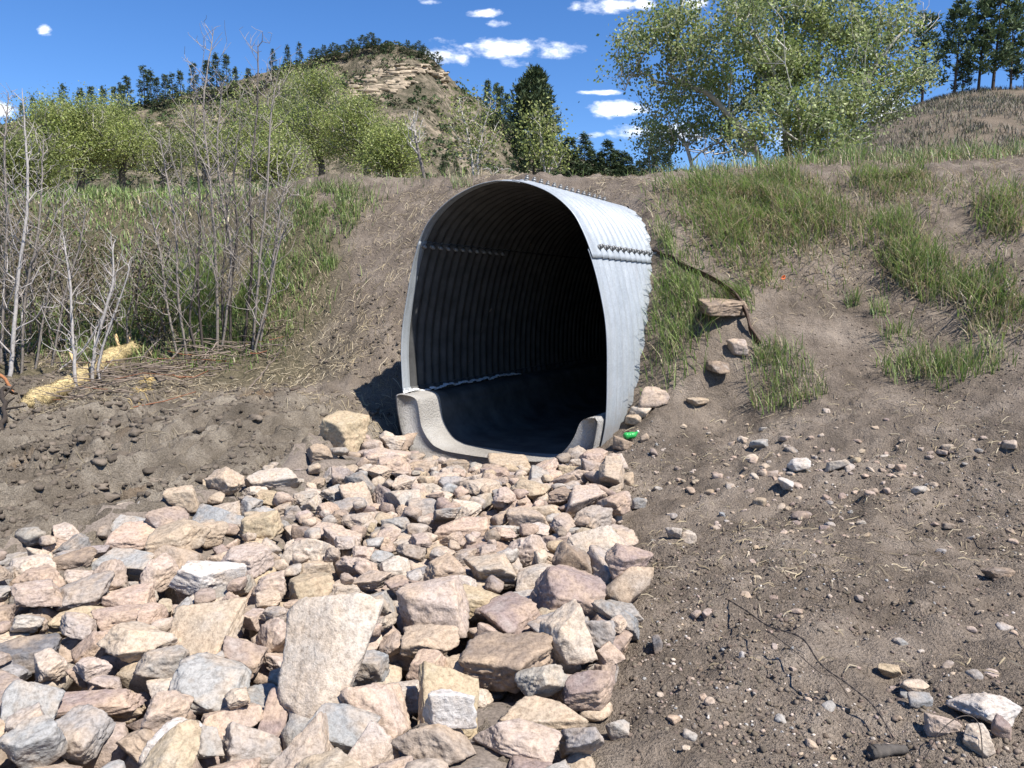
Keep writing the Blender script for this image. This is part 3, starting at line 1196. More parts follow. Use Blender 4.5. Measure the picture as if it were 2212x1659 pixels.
names = ['cream', 'pink', 'pink', 'pink', 'mauve', 'mauve', 'grey', 'grey', 'tan', 'tan', 'salmon', 'salmon', 'blue', 'cream', 'ochre', 'brown']


def rock_tint(rg):
    c = np.array(PAL[names[rg.integers(len(names))]]) * .7 + np.array(PAL[names[rg.integers(len(names))]]) * .3
    return c * rg.uniform(.66, .92)


def in_frame(x, y, z, m=40):
    d = np.array([x, y, z]) - EYE
    c, s = math.cos(-PITCH), math.sin(-PITCH)
    yy, zz = c * d[1] - s * d[2], s * d[1] + c * d[2]
    if yy < .3:
        return False
    u, v = CXP + FPX * d[0] / yy, CYP - FPX * zz / yy
    return -m < u < 2212 + m and -m < v < 1659 + m


# the bed the stones lie in: dark fines showing in the gaps
bed_v = []
bx = np.arange(-4.7, 1.7, .08)
by = np.arange(1.5, 8.8, .08)
BX, BY = np.meshgrid(bx, by)
bz = height(BX.ravel(), BY.ravel()) + .012
V = np.stack([BX.ravel(), BY.ravel(), bz], 1)
i = (np.arange(len(by) - 1)[:, None] * len(bx) + np.arange(len(bx) - 1)[None]).ravel()
F = np.stack([i, i + 1, i + len(bx) + 1, i + len(bx)], 1)
cx = V[F].mean(1)
F = F[in_poly(cx[:, 0], cx[:, 1], RIP) & in_poly(cx[:, 0] + .28, cx[:, 1], RIP) & in_poly(cx[:, 0], cx[:, 1] + .2, RIP)]
used = np.unique(F)
rem = -np.ones(len(V), int)
rem[used] = np.arange(len(used))
M_FINES = plain('stone_fines', (.17, .14, .115), .95, 0, .4, 60, .6)
riprap = obj('riprap_bed', mesh_np('riprap_bed', V[used], rem[F], M_FINES), kind='structure')
score = []
for pi, (k, x, y, z, q, size, _) in enumerate(placed):
    ij = pile.cells(np.zeros((1, 3)), x, y)
    top = z + size * .33
    buried = pile.h[ij[0][0], ij[1][0]] - top
    vis = 1.0 if buried < .06 else .15
    score.append((size / max(y, .5)) * vis if in_frame(x, y, z) else 0)
order = np.argsort(score)[::-1]
rest_mb = MB()
for rank, pi in enumerate(order):
    k, x, y, z, q, size, _ = placed[pi]
    t = rock_tint(rng)
    if rank < 300:
        o = obj('stone', VARIANTS[k][2], riprap, loc=(x, y, z))
        o.rotation_mode = 'QUATERNION'
        o.rotation_quaternion = q
        o.scale = (size,) * 3
        o.color = (*t, 1)
    else:
        V = VARIANTS[k][3] * size @ np.array(q.to_matrix()).T + np.array([x, y, z])
        rest_mb.add(V, VARIANTS[k][4], None, t)
obj('stones', rest_mb.mesh('stones', M_STONE_A), riprap, kind='stuff')

# ------------------------------------------------------------------ loose stones on the dirt
SMALL = []
for k in range(10):
    V, F = rock_shape(rng, (1, rng.uniform(.7, 1), rng.uniform(.45, .7)), 2, 1, .8)
    SMALL.append((V, F, mesh_np('stone_shape', V, F, M_STONE)))


def loose(u, v, w, h, tint, label=None, sub=3, flat=.75, sink=.3, name='rock', tilt=0.0, rough=1.0, group='loose rocks on the bare dirt', blocky=1.0):
    p = ground_point(u, v + .3 * h)
    D = p[1]
    W, Hh = .86 * w * D / FPX, .86 * h * D / FPX
    dims = (W, max(W * flat, Hh), Hh * .95)
    rg = np.random.default_rng(int(u * 7 + v))
    V, F = rock_shape(rg, dims, sub, blocky, rough)
    q = Quaternion((1, 0, 0), tilt) @ Quaternion((0, 0, 1), rg.normal(0, .3))
    V = V @ np.array(q.to_matrix()).T
    z = gz(p[0], p[1]) - V[:, 2].min() * (1 - sink) - 0.0
    o = obj(name, mesh_np('rock', V, F, M_STONE), None, label, 'rock', group, loc=(p[0], p[1], z))
    o.color = (*(np.array(PAL[tint]) * .72), 1)
    return o


for a in [
    (2140, 1530, 130, 62, 'white', 'grey white broken rock, largest in the bottom right corner', 4),
    (2035, 1568, 78, 56, 'pink', 'flat pink rock half buried in dirt near the bottom right corner', 4),
    (2112, 1600, 66, 66, 'cream', 'cream flat rock just below the largest grey white one', 4),
    (2162, 1585, 46, 50, 'mauve', 'small mauve rock touching the cream flat rock', 3),
    (1985, 1520, 62, 44, 'blue', 'dark slate rock mostly buried left of the flat pink rock', 3),
    (1926, 1432, 48, 36, 'ochre', 'rounded orange brown stone alone on the dirt at lower right', 4),
    (1976, 1475, 60, 30, 'cream', 'long cream stone just below the rounded orange brown one', 3),
    (1455, 1164, 40, 30, 'cream', 'left of two pale round cobbles right of the riprap', 3),
    (1486, 1160, 34, 34, 'cream', 'right of two pale round cobbles right of the riprap', 3),
    (1420, 1388, 26, 48, 'dark', 'thin dark pointed stone sticking out of the dirt', 3),
    (1335, 1578, 60, 44, 'grey', 'pale wedge stone by the lower right end of the riprap', 3),
    (1383, 890, 50, 32, 'cream', 'cream boulder at the right foot of the steel pipe', 3),
    (1415, 858, 60, 40, 'pink', 'pink rock tucked against the right side of the pipe above the cream one', 3),
    (1370, 900, 46, 34, 'tan', 'tan block lowest beside the right foot of the pipe', 3),
    (1345, 958, 46, 32, 'brown', 'brown block stone under the green bottle', 3),
    (1548, 802, 50, 24, 'brown', 'flat brown stone on the slope below the rusty metal arch', 3),
    (1592, 755, 40, 44, 'pink', 'pale pink slanting stone below the end of the rusty metal arch', 3),
    (1508, 865, 50, 20, 'tan', 'narrow tan stone on the slope at the right of the pipe foot', 3),
    (1640, 960, 44, 24, 'grey', 'grey flat stone above the gravelly patch on the right bank', 3),
    (1725, 1018, 40, 28, 'white', 'white stone in the middle of the gravelly patch', 3),
    (1700, 1055, 44, 24, 'white', 'broad white flake stone at the lower side of the gravelly patch', 3),
    (1350, 1040, 40, 34, 'tan', 'small tan stone just off the upper right rim of the riprap', 3),
    (1380, 1092, 36, 32, 'grey', 'small grey stone on dirt right of the riprap middle', 3),
    (2160, 1243, 56, 40, 'brown', 'dark brown earth clod near the right edge of the photo', 4),
    (1800, 1010, 36, 24, 'cream', 'cream stone at the right end of the gravelly patch', 3),
    (1750, 710, 0, 0, '', '', 0),
]:
    if a[2]:
        loose(*a[:6], sub=a[6], sink=.42)
slab = loose(1557, 668, 118, 44, 'brown', 'flat brownish sandstone slab sticking out under the rusty metal arch', 4, .8, .45, tilt=.12, blocky=.5, group=None)

stone_n = 0
for _ in range(330):
    if rng.random() < .62:
        u, v = rng.normal(1720, 200), rng.normal(1030, 75)
    else:
        u, v = rng.uniform(1380, 2200), 950 + 690 * rng.random() ** 1.3
    if not (1370 < u < 2210 and 880 < v < 1640):
        continue
    p = ground_point(u, v)
    if in_poly(np.array(p[0]), np.array(p[1]), RIP):
        continue
    size = (.03 + .075 * rng.random() ** 2.6) * (1.0 if v < 1150 else .62)
    k = int(rng.integers(len(SMALL)))
    o = obj('stone', SMALL[k][2], ground, loc=(p[0], p[1], gz(p[0], p[1]) + size * .05))
    o.rotation_mode = 'QUATERNION'
    o.rotation_quaternion = rand_rot(rng, .35)
    o.scale = (size,) * 3
    t = rock_tint(rng) * .92
    o.color = (*t, 1)
    stone_n += 1

# pebbles and clods too small to pick apart
V1, F1 = ICO[0]
M_CLOD = tint_material('clod', .95, 0, .1, .5, 90)


def small_bits(n, region, smin, smax, cfun, flat=.7, pw=2.5, zoff=.08):
    """region(n) -> x, y arrays"""
    x, y = region(n)
    ok = ~in_poly(x, y, RIP)
    rel = np.stack([x, y], 1) - P0[:2]
    ok &= ~((np.abs(rel @ RT[:2]) < 1.3) & (rel @ AX[:2] > -.05))
    ok &= fbm2(x, y, 1.3, 3, seed=int(smin * 1e4)) + rng.normal(0, .3, len(x)) > .05
    x, y = x[ok], y[ok]
    n = len(x)
    z = height(x, y)
    size = smin + (smax - smin) * rng.random(n) ** pw
    lump = 1 + .30 * rng.normal(0, 1, (n, len(V1)))
    lump = np.clip(lump, .5, 1.5)
    th = rng.uniform(0, 6.283, n)
    Vb = V1[None] * lump[:, :, None] * .5
    Vb = Vb * np.array([1, .8, flat])[None, None]
    c, s = np.cos(th)[:, None], np.sin(th)[:, None]
    X = Vb[:, :, 0] * c - Vb[:, :, 1] * s
    Y = Vb[:, :, 0] * s + Vb[:, :, 1] * c
    V = np.stack([X, Y, Vb[:, :, 2]], -1) * size[:, None, None] + np.stack([x, y, z + zoff * size], 1)[:, None]
    F = (F1[None] + (np.arange(n) * len(V1))[:, None, None]).reshape(-1, 3)
    C = cfun(n)
    return V.reshape(-1, 3), F, np.repeat(C, len(V1), 0)


def reg_right(n):
    d = 2.2 + 8.6 * rng.random(n) ** 1.1
    a = rng.uniform(.08, .74, n)
    return a * d, d


def reg_left(n):
    d = 4.6 + 6.5 * rng.random(n)
    a = rng.uniform(-.72, -.05, n)
    return a * d, d


def col_dirt(n):
    return np.array([.16, .128, .10])[None] * rng.uniform(.65, 1.3, (n, 1)) * rng.uniform(.96, 1.04, (n, 3))


def col_peb(n):
    pal = np.array([PAL[k] for k in ('cream', 'pink', 'grey', 'tan', 'white', 'mauve', 'blue')])
    return pal[rng.integers(0, len(pal), n)] * rng.uniform(.6, 1.05, (n, 1))


def col_mud(n):
    return np.array([.15, .123, .097])[None] * rng.uniform(.5, 1.1, (n, 1))


for nm, n, rgn, a, b, cf, pw in (('clods', 30000, reg_right, .006, .032, col_dirt, 3.6), ('pebbles', 5000, reg_right, .006, .024, col_peb, 2.0),
                                 ('mud_clods', 20000, reg_left, .010, .08, col_mud, 3.6)):
    V, F, C = small_bits(n, rgn, a, b, cf, pw=pw)
    obj(nm, mesh_np(nm, V, F, M_STONE_A if nm == 'pebbles' else M_CLOD, C), ground, kind='stuff')

# bigger lumps of churned mud thrown up along the machine tracks
V1, F1 = ICO[1]


def reg_tracks(n):
    x, y = reg_left(n * 3)
    s, t = x * MUD_DIR[0] + y * MUD_DIR[1], -x * MUD_DIR[1] + y * MUD_DIR[0]
    m = fbm(np.stack([s * .6, t * 3.2, 0 * s + 3], 1), 3, .6, seed=191) + rng.normal(0, .12, len(x))
    k = (m > .12) & (masks(x, y)[0] > .5)
    return x[k][:n], y[k][:n]


V, F, C = small_bits(2200, reg_tracks, .03, .15, col_mud, flat=.5, pw=2.2, zoff=-.04)
obj('mud_lumps', mesh_np('mud_lumps', V, F, M_CLOD, C * 1.2), ground, kind='stuff')

# ------------------------------------------------------------------ grass
def poly_xy(uv):
    out = []
    for u, v in uv:
        p = ground_point(u, v)
        if p is not None:
            out.append(p[:2])
    return np.array(out)


def sample_poly(P, n):
    lo, hi = P.min(0), P.max(0)
    x = rng.uniform(lo[0], hi[0], n * 4)
    y = rng.uniform(lo[1], hi[1], n * 4)
    k = in_poly(x, y, P)
    return x[k][:n], y[k][:n]


def poly_area(P):
    x, y = P[:, 0], P[:, 1]
    return .5 * abs(np.dot(x, np.roll(y, 1)) - np.dot(y, np.roll(x, 1)))


def out_of_pipe(x, y):
    rel = np.stack([x, y], 1) - P0[:2]
    s, a = rel @ RT[:2], rel @ AX[:2]
    z = base_h(x, y)
    return ~((a > -.1) & (np.abs(s) < prof_w(z) + .05) & (z < 2.75))


GREENS = np.array([(.14, .215, .05), (.18, .27, .07), (.24, .31, .10), (.145, .20, .07), (.31, .345, .145)])
DRYS = np.array([(.46, .38, .245), (.38, .305, .195), (.53, .45, .32), (.29, .235, .16)])


def blades(x, y, z, h, w, cols, lean=(0, 0), leanamt=.25, droop=.55, seg=3):
    """curved tapering grass blades, seg+1 rings; returns V, [quads, tris], colours"""
    n = len(x)
    a = rng.uniform(0, 6.283, n)
    ld = np.stack([np.cos(a), np.sin(a)], 1) * droop * rng.uniform(.1, 1.3, (n, 1)) + np.array(lean)[None] * leanamt
    side = np.stack([-np.sin(a + rng.normal(0, .7, n)), np.cos(a)], 1)
    side /= np.linalg.norm(side, axis=1)[:, None] + 1e-6
    rows = []
    for k in range(seg + 1):
        t = k / seg
        c = np.stack([x, y, z], 1) + np.c_[ld * (h * t ** 1.7)[:, None], h * (t - .28 * np.linalg.norm(ld, axis=1) * t ** 2.4)]
        ww = w * (1 - t ** 1.5) * (.75 + .5 * t)
        s3 = np.c_[side * ww[:, None] * .5, np.zeros(n)]
        if k < seg:
            rows += [c - s3, c + s3]
        else:
            rows += [c]
    m = len(rows)
    V = np.stack(rows, 1)
    b = (np.arange(n) * m)[:, None]
    Q = [np.c_[b + 2 * k, b + 2 * k + 1, b + 2 * k + 3, b + 2 * k + 2] for k in range(seg - 1)]
    T = np.c_[b + m - 3, b + m - 2, b + m - 1]
    shade = np.linspace(.75, 1.1, m)[None, :, None]
    C = np.clip(cols[:, None, :] * (1 + 0 * shade), 0, 1)
    return V.reshape(-1, 3), Q, T, C.reshape(-1, 3)


def grass_field(name, polys, per_m2, hmin, hmax, w, dry=.25, clump=1.0, lean=(0, 0), leanamt=.3, thr=-.15, fscale=1.6, greens=GREENS, parent=None, cmul=1.0, droop=.7, jit=.12):
    VV, QQ, TT, CC, n0 = [], [], [], [], 0
    for uv in polys:
        P = uv if isinstance(uv, np.ndarray) else poly_xy(uv)
        n = int(poly_area(P) * per_m2)
        x, y = sample_poly(P, n)
        # grow in tufts
        tx, ty = sample_poly(P, max(8, n // 22))
        k = rng.integers(0, len(tx), len(x))
        pull = clump * rng.uniform(.55, .98, len(x))
        x = x * (1 - pull) + (tx[k] + rng.normal(0, .045, len(x))) * pull
        y = y * (1 - pull) + (ty[k] + rng.normal(0, .045, len(x))) * pull
        jx, jy = rng.normal(0, jit, (2, len(tx)))
        x, y = x + jx[k], y + jy[k]
        f = fbm2(x, y, fscale, 3, seed=77)
        keep = (f > thr + rng.normal(0, .15, len(x))) & out_of_pipe(x, y)
        x, y = x[keep], y[keep]
        n = len(x)
        if not n:
            continue
        z = height(x, y) - .01
        h = rng.uniform(hmin, hmax, n) * (.7 + .6 * sstep(-.3, .5, fbm2(x, y, 2.3, 2, seed=78)))
        isdry = rng.random(n) < dry
        c = greens[rng.integers(0, len(greens), n)] * rng.uniform(.8, 1.2, (n, 1)) * cmul
        c[isdry] = DRYS[rng.integers(0, len(DRYS), isdry.sum())] * rng.uniform(.8, 1.1, (isdry.sum(), 1))
        h[isdry] *= .8
        tuftc = rng.uniform(.78, 1.25, (len(tx), 1))
        c = c * tuftc[k[keep]]
        h = h * rng.uniform(.55, 1.2, len(tx))[k[keep]]
        V, Q, T, C = blades(x, y, z, h, w * rng.uniform(.7, 1.3, n), c, lean, leanamt + .7 * isdry.mean(), droop * np.where(isdry, 1.7, 1.0)[:, None])
        VV.append(V)
        QQ += [q + n0 for q in Q]
        TT.append(T + n0)
        CC.append(C)
        n0 += len(V)
    me = mesh_np(name, np.concatenate(VV), [np.concatenate(QQ), np.concatenate(TT)], M_GRASS, np.concatenate(CC))
    return me


DOWN = (-.45, -.8)
right_polys = [
    [(1420, 400), (1560, 378), (1700, 372), (1790, 400), (1850, 470), (1835, 540), (1700, 575), (1600, 600), (1500, 600), (1425, 545), (1405, 480)],
    [(1885, 480), (1990, 500), (2030, 560), (2050, 640), (1960, 650), (1905, 550)],
    [(2090, 430), (2212, 400), (2212, 540), (2130, 520)],
    [(1850, 372), (2020, 368), (2010, 425), (1860, 430)],
    [(2040, 560), (2212, 600), (2212, 760), (2100, 740), (2060, 650)],
    [(1560, 600), (1700, 580), (1690, 640), (1600, 640)],
]
obj('grass', grass_field('grass_right', right_polys, 1250, .14, .34, .015, .5, .9, DOWN, .6, -2.0), None,
    'patchy green and straw coloured grass on the embankment right of the pipe', 'grass', kind='stuff')
obj('grass', grass_field('grass_thin', [[(1410, 390), (1560, 378), (1900, 366), (2212, 352), (2212, 720), (2040, 680), (1880, 640), (1830, 560), (1700, 605), (1560, 650), (1430, 600)]], 330, .10, .26, .013, .62, .9, DOWN, .6, -.25), None,
    'thin scattered grass between the denser patches on the right embankment', 'grass', kind='stuff')
obj('grass', grass_field('grass_pipe', [[(1408, 560), (1500, 585), (1535, 650), (1545, 740), (1490, 790), (1395, 865), (1388, 750)],
                                        [(1395, 520), (1425, 470), (1450, 560), (1412, 580)]], 1700, .20, .38, .012, .18, .5, DOWN, .35, -.8), None,
    'tall dense green grass hugging the right side of the steel pipe', 'grass', kind='stuff')
obj('grass', grass_field('grass_crest', [np.array([(1.6, 12.9), (6.0, 11.3), (10.5, 10.6), (14, 11), (12, 14.5), (3, 15)])], 380, .18, .38, .015, .45, .8, (0, 0), 0, -.4), None,
    'band of grass along the crest of the embankment at right', 'grass', kind='stuff')
obj('grass', grass_field('grass_left', [
    [(640, 400), (760, 402), (835, 462), (740, 540), (600, 530), (610, 440)],
    [(560, 560), (700, 562), (690, 600), (570, 700), (530, 760), (440, 770), (280, 770), (240, 700), (300, 600), (480, 560)]], 1100, .16, .36, .015, .2, .7, (.3, -.5), .4, -.55), None,
    'bright green grass on the slope left of the pipe, toward the crest', 'grass', kind='stuff')
obj('grass', grass_field('grass_saplings', [np.array([(-6.8, 10.6), (-4.2, 10.0), (-2.9, 10.2), (-2.2, 11.2), (-3.0, 13.2), (-6, 13.9), (-9.5, 12.8)])], 760, .12, .30, .016, .2, .8, (.2, -.3), .4, -.35), None,
    'lush green grass growing among and behind the bare saplings', 'grass', kind='stuff')
obj('grass', grass_field('meadow', [np.array([(-13, 12.8), (-4.5, 13.0), (-3.2, 14.2), (-5, 19), (-14, 21)])], 180, .12, .28, .026, .3, .7, (0, 0), 0, -.6, .5), None,
    'green meadow grass on the left behind the thicket', 'grass', kind='stuff')
obj('grass', grass_field('crest_left', [np.array([(-3.6, 12.9), (2.2, 12.3), (2.5, 15), (-4, 15)])], 45, .12, .3, .014, .6, .7, (0, 0), 0, 0.0), None,
    'thin dry grass on the embankment crest behind the pipe', 'grass', kind='stuff')


def tuft(u, v, r, n, hmin, hmax, label, dry=.2, w=.011, lean=DOWN, la=.4, droop=.6, ry=None):
    p = ground_point(u, v)
    n = int(n * 1.5)
    x = p[0] + np.clip(rng.normal(0, 1, n), -1.5, 1.5) * r
    y = p[1] + np.clip(rng.normal(0, 1, n), -1.5, 1.5) * (ry or r * .7)
    z = height(x, y) - .01
    h = rng.uniform(hmin, hmax, n)
    d = rng.random(n) < dry
    c = GREENS[rng.integers(0, len(GREENS), n)] * rng.uniform(.8, 1.2, (n, 1))
    c[d] = DRYS[rng.integers(0, len(DRYS), d.sum())]
    V, Q, T, C = blades(x, y, z, h, w * rng.uniform(.7, 1.3, n), c, lean, la, droop)
    zz = gz(p[0], p[1])
    o = np.array([p[0], p[1], zz])
    me = mesh_np('grass_tuft', V - o, [np.concatenate(Q), T], M_GRASS, C)
    obj('grass_tuft', me, None, label, 'grass tuft', 'grass tufts on the right bank' if u > 1300 else 'grass tufts at left', loc=o)


tuft(1690, 830, .20, 260, .12, .28, 'broad sprawling grass tuft on bare dirt below the rusty metal arch', .25, ry=.22)
tuft(1665, 770, .10, 90, .12, .24, 'narrow grass tuft at the upper end of the sprawling one', .2)
tuft(1735, 870, .09, 70, .10, .2, 'thin straw mixed grass tuft at the lower right of the sprawling one', .5)
tuft(1842, 665, .05, 26, .16, .28, 'few upright green blades alone on the dirt slope', .05, la=.1)
tuft(1900, 690, .06, 30, .16, .3, 'small upright grass tuft right of the few lone blades', .1, la=.1)
tuft(1935, 500, .16, 170, .16, .3, 'drooping pale green tuft high on the slope beside the bare gully', .15)
tuft(1990, 590, .20, 240, .2, .34, 'large upright grass tuft in the middle of the right slope', .2)
tuft(2050, 640, .18, 160, .16, .3, 'grass tuft just right of the large upright one', .25)
tuft(2110, 625, .16, 110, .14, .26, 'sparse grass tuft near the right edge, mid slope', .35)
tuft(1980, 800, .20, 210, .14, .28, 'grass tuft with long shadow at the foot of the right slope', .2)
tuft(2080, 800, .22, 230, .14, .28, 'wide leaning grass tuft at the foot of the right slope near the edge', .25)
tuft(1940, 740, .10, 60, .12, .24, 'small green tuft above the foot of the right slope', .2)
tuft(2150, 700, .16, 100, .12, .24, 'straw mixed tuft at the right edge below mid slope', .45)
tuft(1590, 650, .12, 120, .14, .28, 'light green blades hanging over the brownish sandstone slab', .1, lean=(-.8, -.6), la=.8)
tuft(712, 575, .08, 90, .14, .26, 'dark green round tuft alone on dirt left of the pipe', .02, la=0)
tuft(62, 882, .05, 60, .10, .2, 'small bright green tuft at the end of the straw roll', .02, la=0)
tuft(545, 730, .14, 140, .16, .36, 'long arching yellow green grass at the foot of the saplings', .35)
tuft(690, 545, .10, 70, .12, .24, 'yellowish tuft on dirt at the edge of the left grass', .4)
tuft(1000, 402, .10, 50, .12, .26, 'little grass tuft on the crest left of the pipe top', .3)

# dead straw and stems lying on the soil
def litter(n, regf, lmin, lmax, w, pal):
    x, y = regf(n)
    ok = out_of_pipe(x, y) & ~in_poly(x, y, RIP)
    ok &= fbm2(x, y, 1.4, 3, seed=91) + rng.normal(0, .25, len(x)) > -.05
    x, y = x[ok], y[ok]
    n = len(x)
    L = rng.uniform(lmin, lmax, n) * (.4 + rng.random(n))
    a = rng.uniform(0, 6.283, n)
    bend = rng.normal(0, .18, n)
    rows = []
    for k in range(4):
        t = k / 3 - .5
        px = x + np.cos(a + bend * t) * L * t
        py = y + np.sin(a + bend * t) * L * t
        pz = height(px, py) + .008 + .018 * rng.random(n) * (1 - 4 * t * t)
        s = np.c_[-np.sin(a), np.cos(a), np.zeros(n)] * (w * rng.uniform(.5, 1.3, n) * (1 - 1.2 * abs(t)))[:, None]
        c = np.c_[px, py, pz]
        rows += [c - s, c + s + np.array([0, 0, .004])]
    V = np.stack(rows, 1)
    b = (np.arange(n) * 8)[:, None]
    Q = np.concatenate([np.c_[b + 2 * k, b + 2 * k + 1, b + 2 * k + 3, b + 2 * k + 2] for k in range(3)])
    c = pal[rng.integers(0, len(pal), n)] * rng.uniform(.7, 1.15, (n, 1))
    return V.reshape(-1, 3), Q, np.repeat(c, 8, 0)


def reg_slope_r(n):
    d = 3.0 + 9.5 * rng.random(n) ** .75
    return rng.uniform(.12, .75, n) * d, d


def reg_slope_l(n):
    d = 8.6 + 4.4 * rng.random(n)
    return rng.uniform(-.62, .12, n) * d, d


def reg_mud(n):
    d = 5.0 + 4.5 * rng.random(n)
    return rng.uniform(-.72, -.08, n) * d, d


for nm, n, rf, l0, l1, w, lab in (('straw_litter', 9000, reg_slope_r, .02, .10, .0028, 'straw bits and dead grass stems strewn over the right bank'),
                                  ('straw_litter', 14000, reg_slope_l, .03, .16, .0035, 'straw bits and dead grass stems strewn over the dirt left of the pipe'),
                                  ('twig_litter', 900, reg_mud, .05, .35, .003, 'thin twigs pressed into the churned mud at left')):
    V, Q, C = litter(n, rf, l0, l1, w, DRYS * (.8 if rf is reg_slope_r else .9) if nm == 'straw_litter' else DRYS * .55)
    obj(nm, mesh_np(nm, V, Q, M_DRYSTRAW, C), None, lab, 'litter', kind='stuff')


# ------------------------------------------------------------------ woody plants
def grow(trunks, targets, rg, spacing=.35, wander=.09, up=.12, r_tip=.006, expo=.47, rise=.75):
    """trunk polylines plus points to reach -> node positions, parents, radii"""
    pos, par = [], []
    for tr, root in trunks:
        n = max(3, int(np.linalg.norm(np.diff(tr, axis=0), axis=1).sum() / spacing))
        P = smoothpath(tr, n + 1)
        P[1:] += rg.normal(0, wander * spacing * .35, (n, 3))
        prev = -1
        if root is not None and pos:
            prev = int(np.argmin(((np.array(pos) - P[0]) ** 2).sum(1)))
        for q in P:
            pos.append(q)
            par.append(prev)
            prev = len(pos) - 1
    ntr = len(pos)
    T = np.asarray(targets)
    base = np.array(pos)
    dist = np.sqrt(((T[:, None] - base[None]) ** 2).sum(-1)).min(1)
    arr = np.zeros((len(base) + len(T) * 14, 3))
    arr[:len(base)] = base
    m = len(base)
    tips = []
    for k in np.argsort(dist):
        t = T[k]
        d = arr[:m] - t
        dh = np.hypot(d[:, 0], d[:, 1])
        dd = np.hypot(dh, -d[:, 2] - rise * dh) + .35 * dh + np.maximum(d[:, 2], 0) * 1.3
        j = int(np.argmin(dd))
        L = np.linalg.norm(t - arr[j])
        n = int(np.clip(L / spacing, 1, 12))
        a = arr[j]
        bow = rg.normal(0, 1, 3) * L * wander
        bow[2] += -up * L
        for s in range(1, n + 1):
            f = s / n
            q = a + (t - a) * f + bow * math.sin(math.pi * f) * .6
            arr[m] = q
            pos.append(q)
            par.append(j if s == 1 else m - 1)
            m += 1
        tips.append(m - 1)
    P = arr[:m]
    par = np.array(par)
    cnt = np.zeros(m)
    kids = [[] for _ in range(m)]
    for i in range(m):
        if par[i] >= 0:
            kids[par[i]].append(i)
    # parents may come after children only never: indices grow outwards
    for i in range(m - 1, -1, -1):
        if not kids[i]:
            cnt[i] = max(cnt[i], 1)
        if par[i] >= 0:
            cnt[par[i]] += cnt[i]
    rad = r_tip * cnt ** expo
    return P, par, kids, cnt, rad, tips


def wood_mesh(mb, P, par, kids, cnt, rad, colf, minr=0, maxsides=8):
    done = set()
    starts = [i for i in range(len(P)) if par[i] < 0]
    stack = list(starts)
    while stack:
        i = stack.pop()
        chain = [i]
        while kids[chain[-1]]:
            ks = sorted(kids[chain[-1]], key=lambda k: -cnt[k])
            stack += ks[1:]
            chain.append(ks[0])
        if par[i] >= 0:
            chain = [par[i]] + chain
        if len(chain) < 2:
            continue
        r = rad[chain].copy()
        if par[i] >= 0:
            r[0] = min(r[0], r[1] * 1.25)
        sides = 3 if r[0] < .008 else (4 if r[0] < .02 else (6 if r[0] < .08 else maxsides))
        r[-1] *= .5
        tube(mb, P[chain], np.maximum(r, minr), sides, colf(r), cap=False)


def leaf_quads(cent, size, cols, rg, up=.3):
    n = len(cent)
    a = rg.normal(0, 1, (n, 3))
    a[:, 2] -= .3
    a /= np.linalg.norm(a, axis=1)[:, None]
    b = np.cross(a, rg.normal(0, 1, (n, 3)))
    b /= np.linalg.norm(b, axis=1)[:, None] + 1e-6
    s = (size * rg.uniform(.6, 1.25, n))[:, None]
    V = np.stack([cent, cent + a * s * .55 + b * s * .42, cent + a * s * 1.15, cent + a * s * .5 - b * s * .42], 1)
    q = (np.arange(n) * 4)[:, None] + np.array([[0, 1, 2, 3]])
    return V.reshape(-1, 3), q, np.repeat(cols, 4, 0)


def blob_points(blobs, n, rg, hollow=.35, sub=0, rs=.5):
    """points through ellipsoids (centre, radii), optionally gathered in sub clumps"""
    if sub:
        c = blob_points(blobs, sub, rg, hollow)
        blobs = [(p, np.array([1, 1, .75]) * rs * rg.uniform(.55, 1.45)) for p in c]
        hollow = .1
    vol = np.array([b[1][0] * b[1][1] * b[1][2] for b in blobs]) ** .75
    k = rg.choice(len(blobs), n, p=vol / vol.sum())
    d = rg.normal(0, 1, (n, 3))
    d /= np.linalg.norm(d, axis=1)[:, None]
    r = (hollow ** 3 + (1 - hollow ** 3) * rg.random(n)) ** (1 / 3)
    C = np.array([b[0] for b in blobs])[k]
    S = np.array([b[1] for b in blobs])[k]
    return C + d * r[:, None] * S


def bark(c0, c1=None, rlo=.01, rhi=.12):
    c0 = np.array(c0)
    c1 = c0 if c1 is None else np.array(c1)

    def f(r):
        t = np.clip((np.asarray(r) - rlo) / (rhi - rlo), 0, 1)[:, None]
        return c0 * (1 - t) + c1 * t
    return f


YG = np.array([(.28, .33, .085), (.33, .37, .11), (.24, .295, .08), (.37, .39, .15), (.20, .24, .08)])


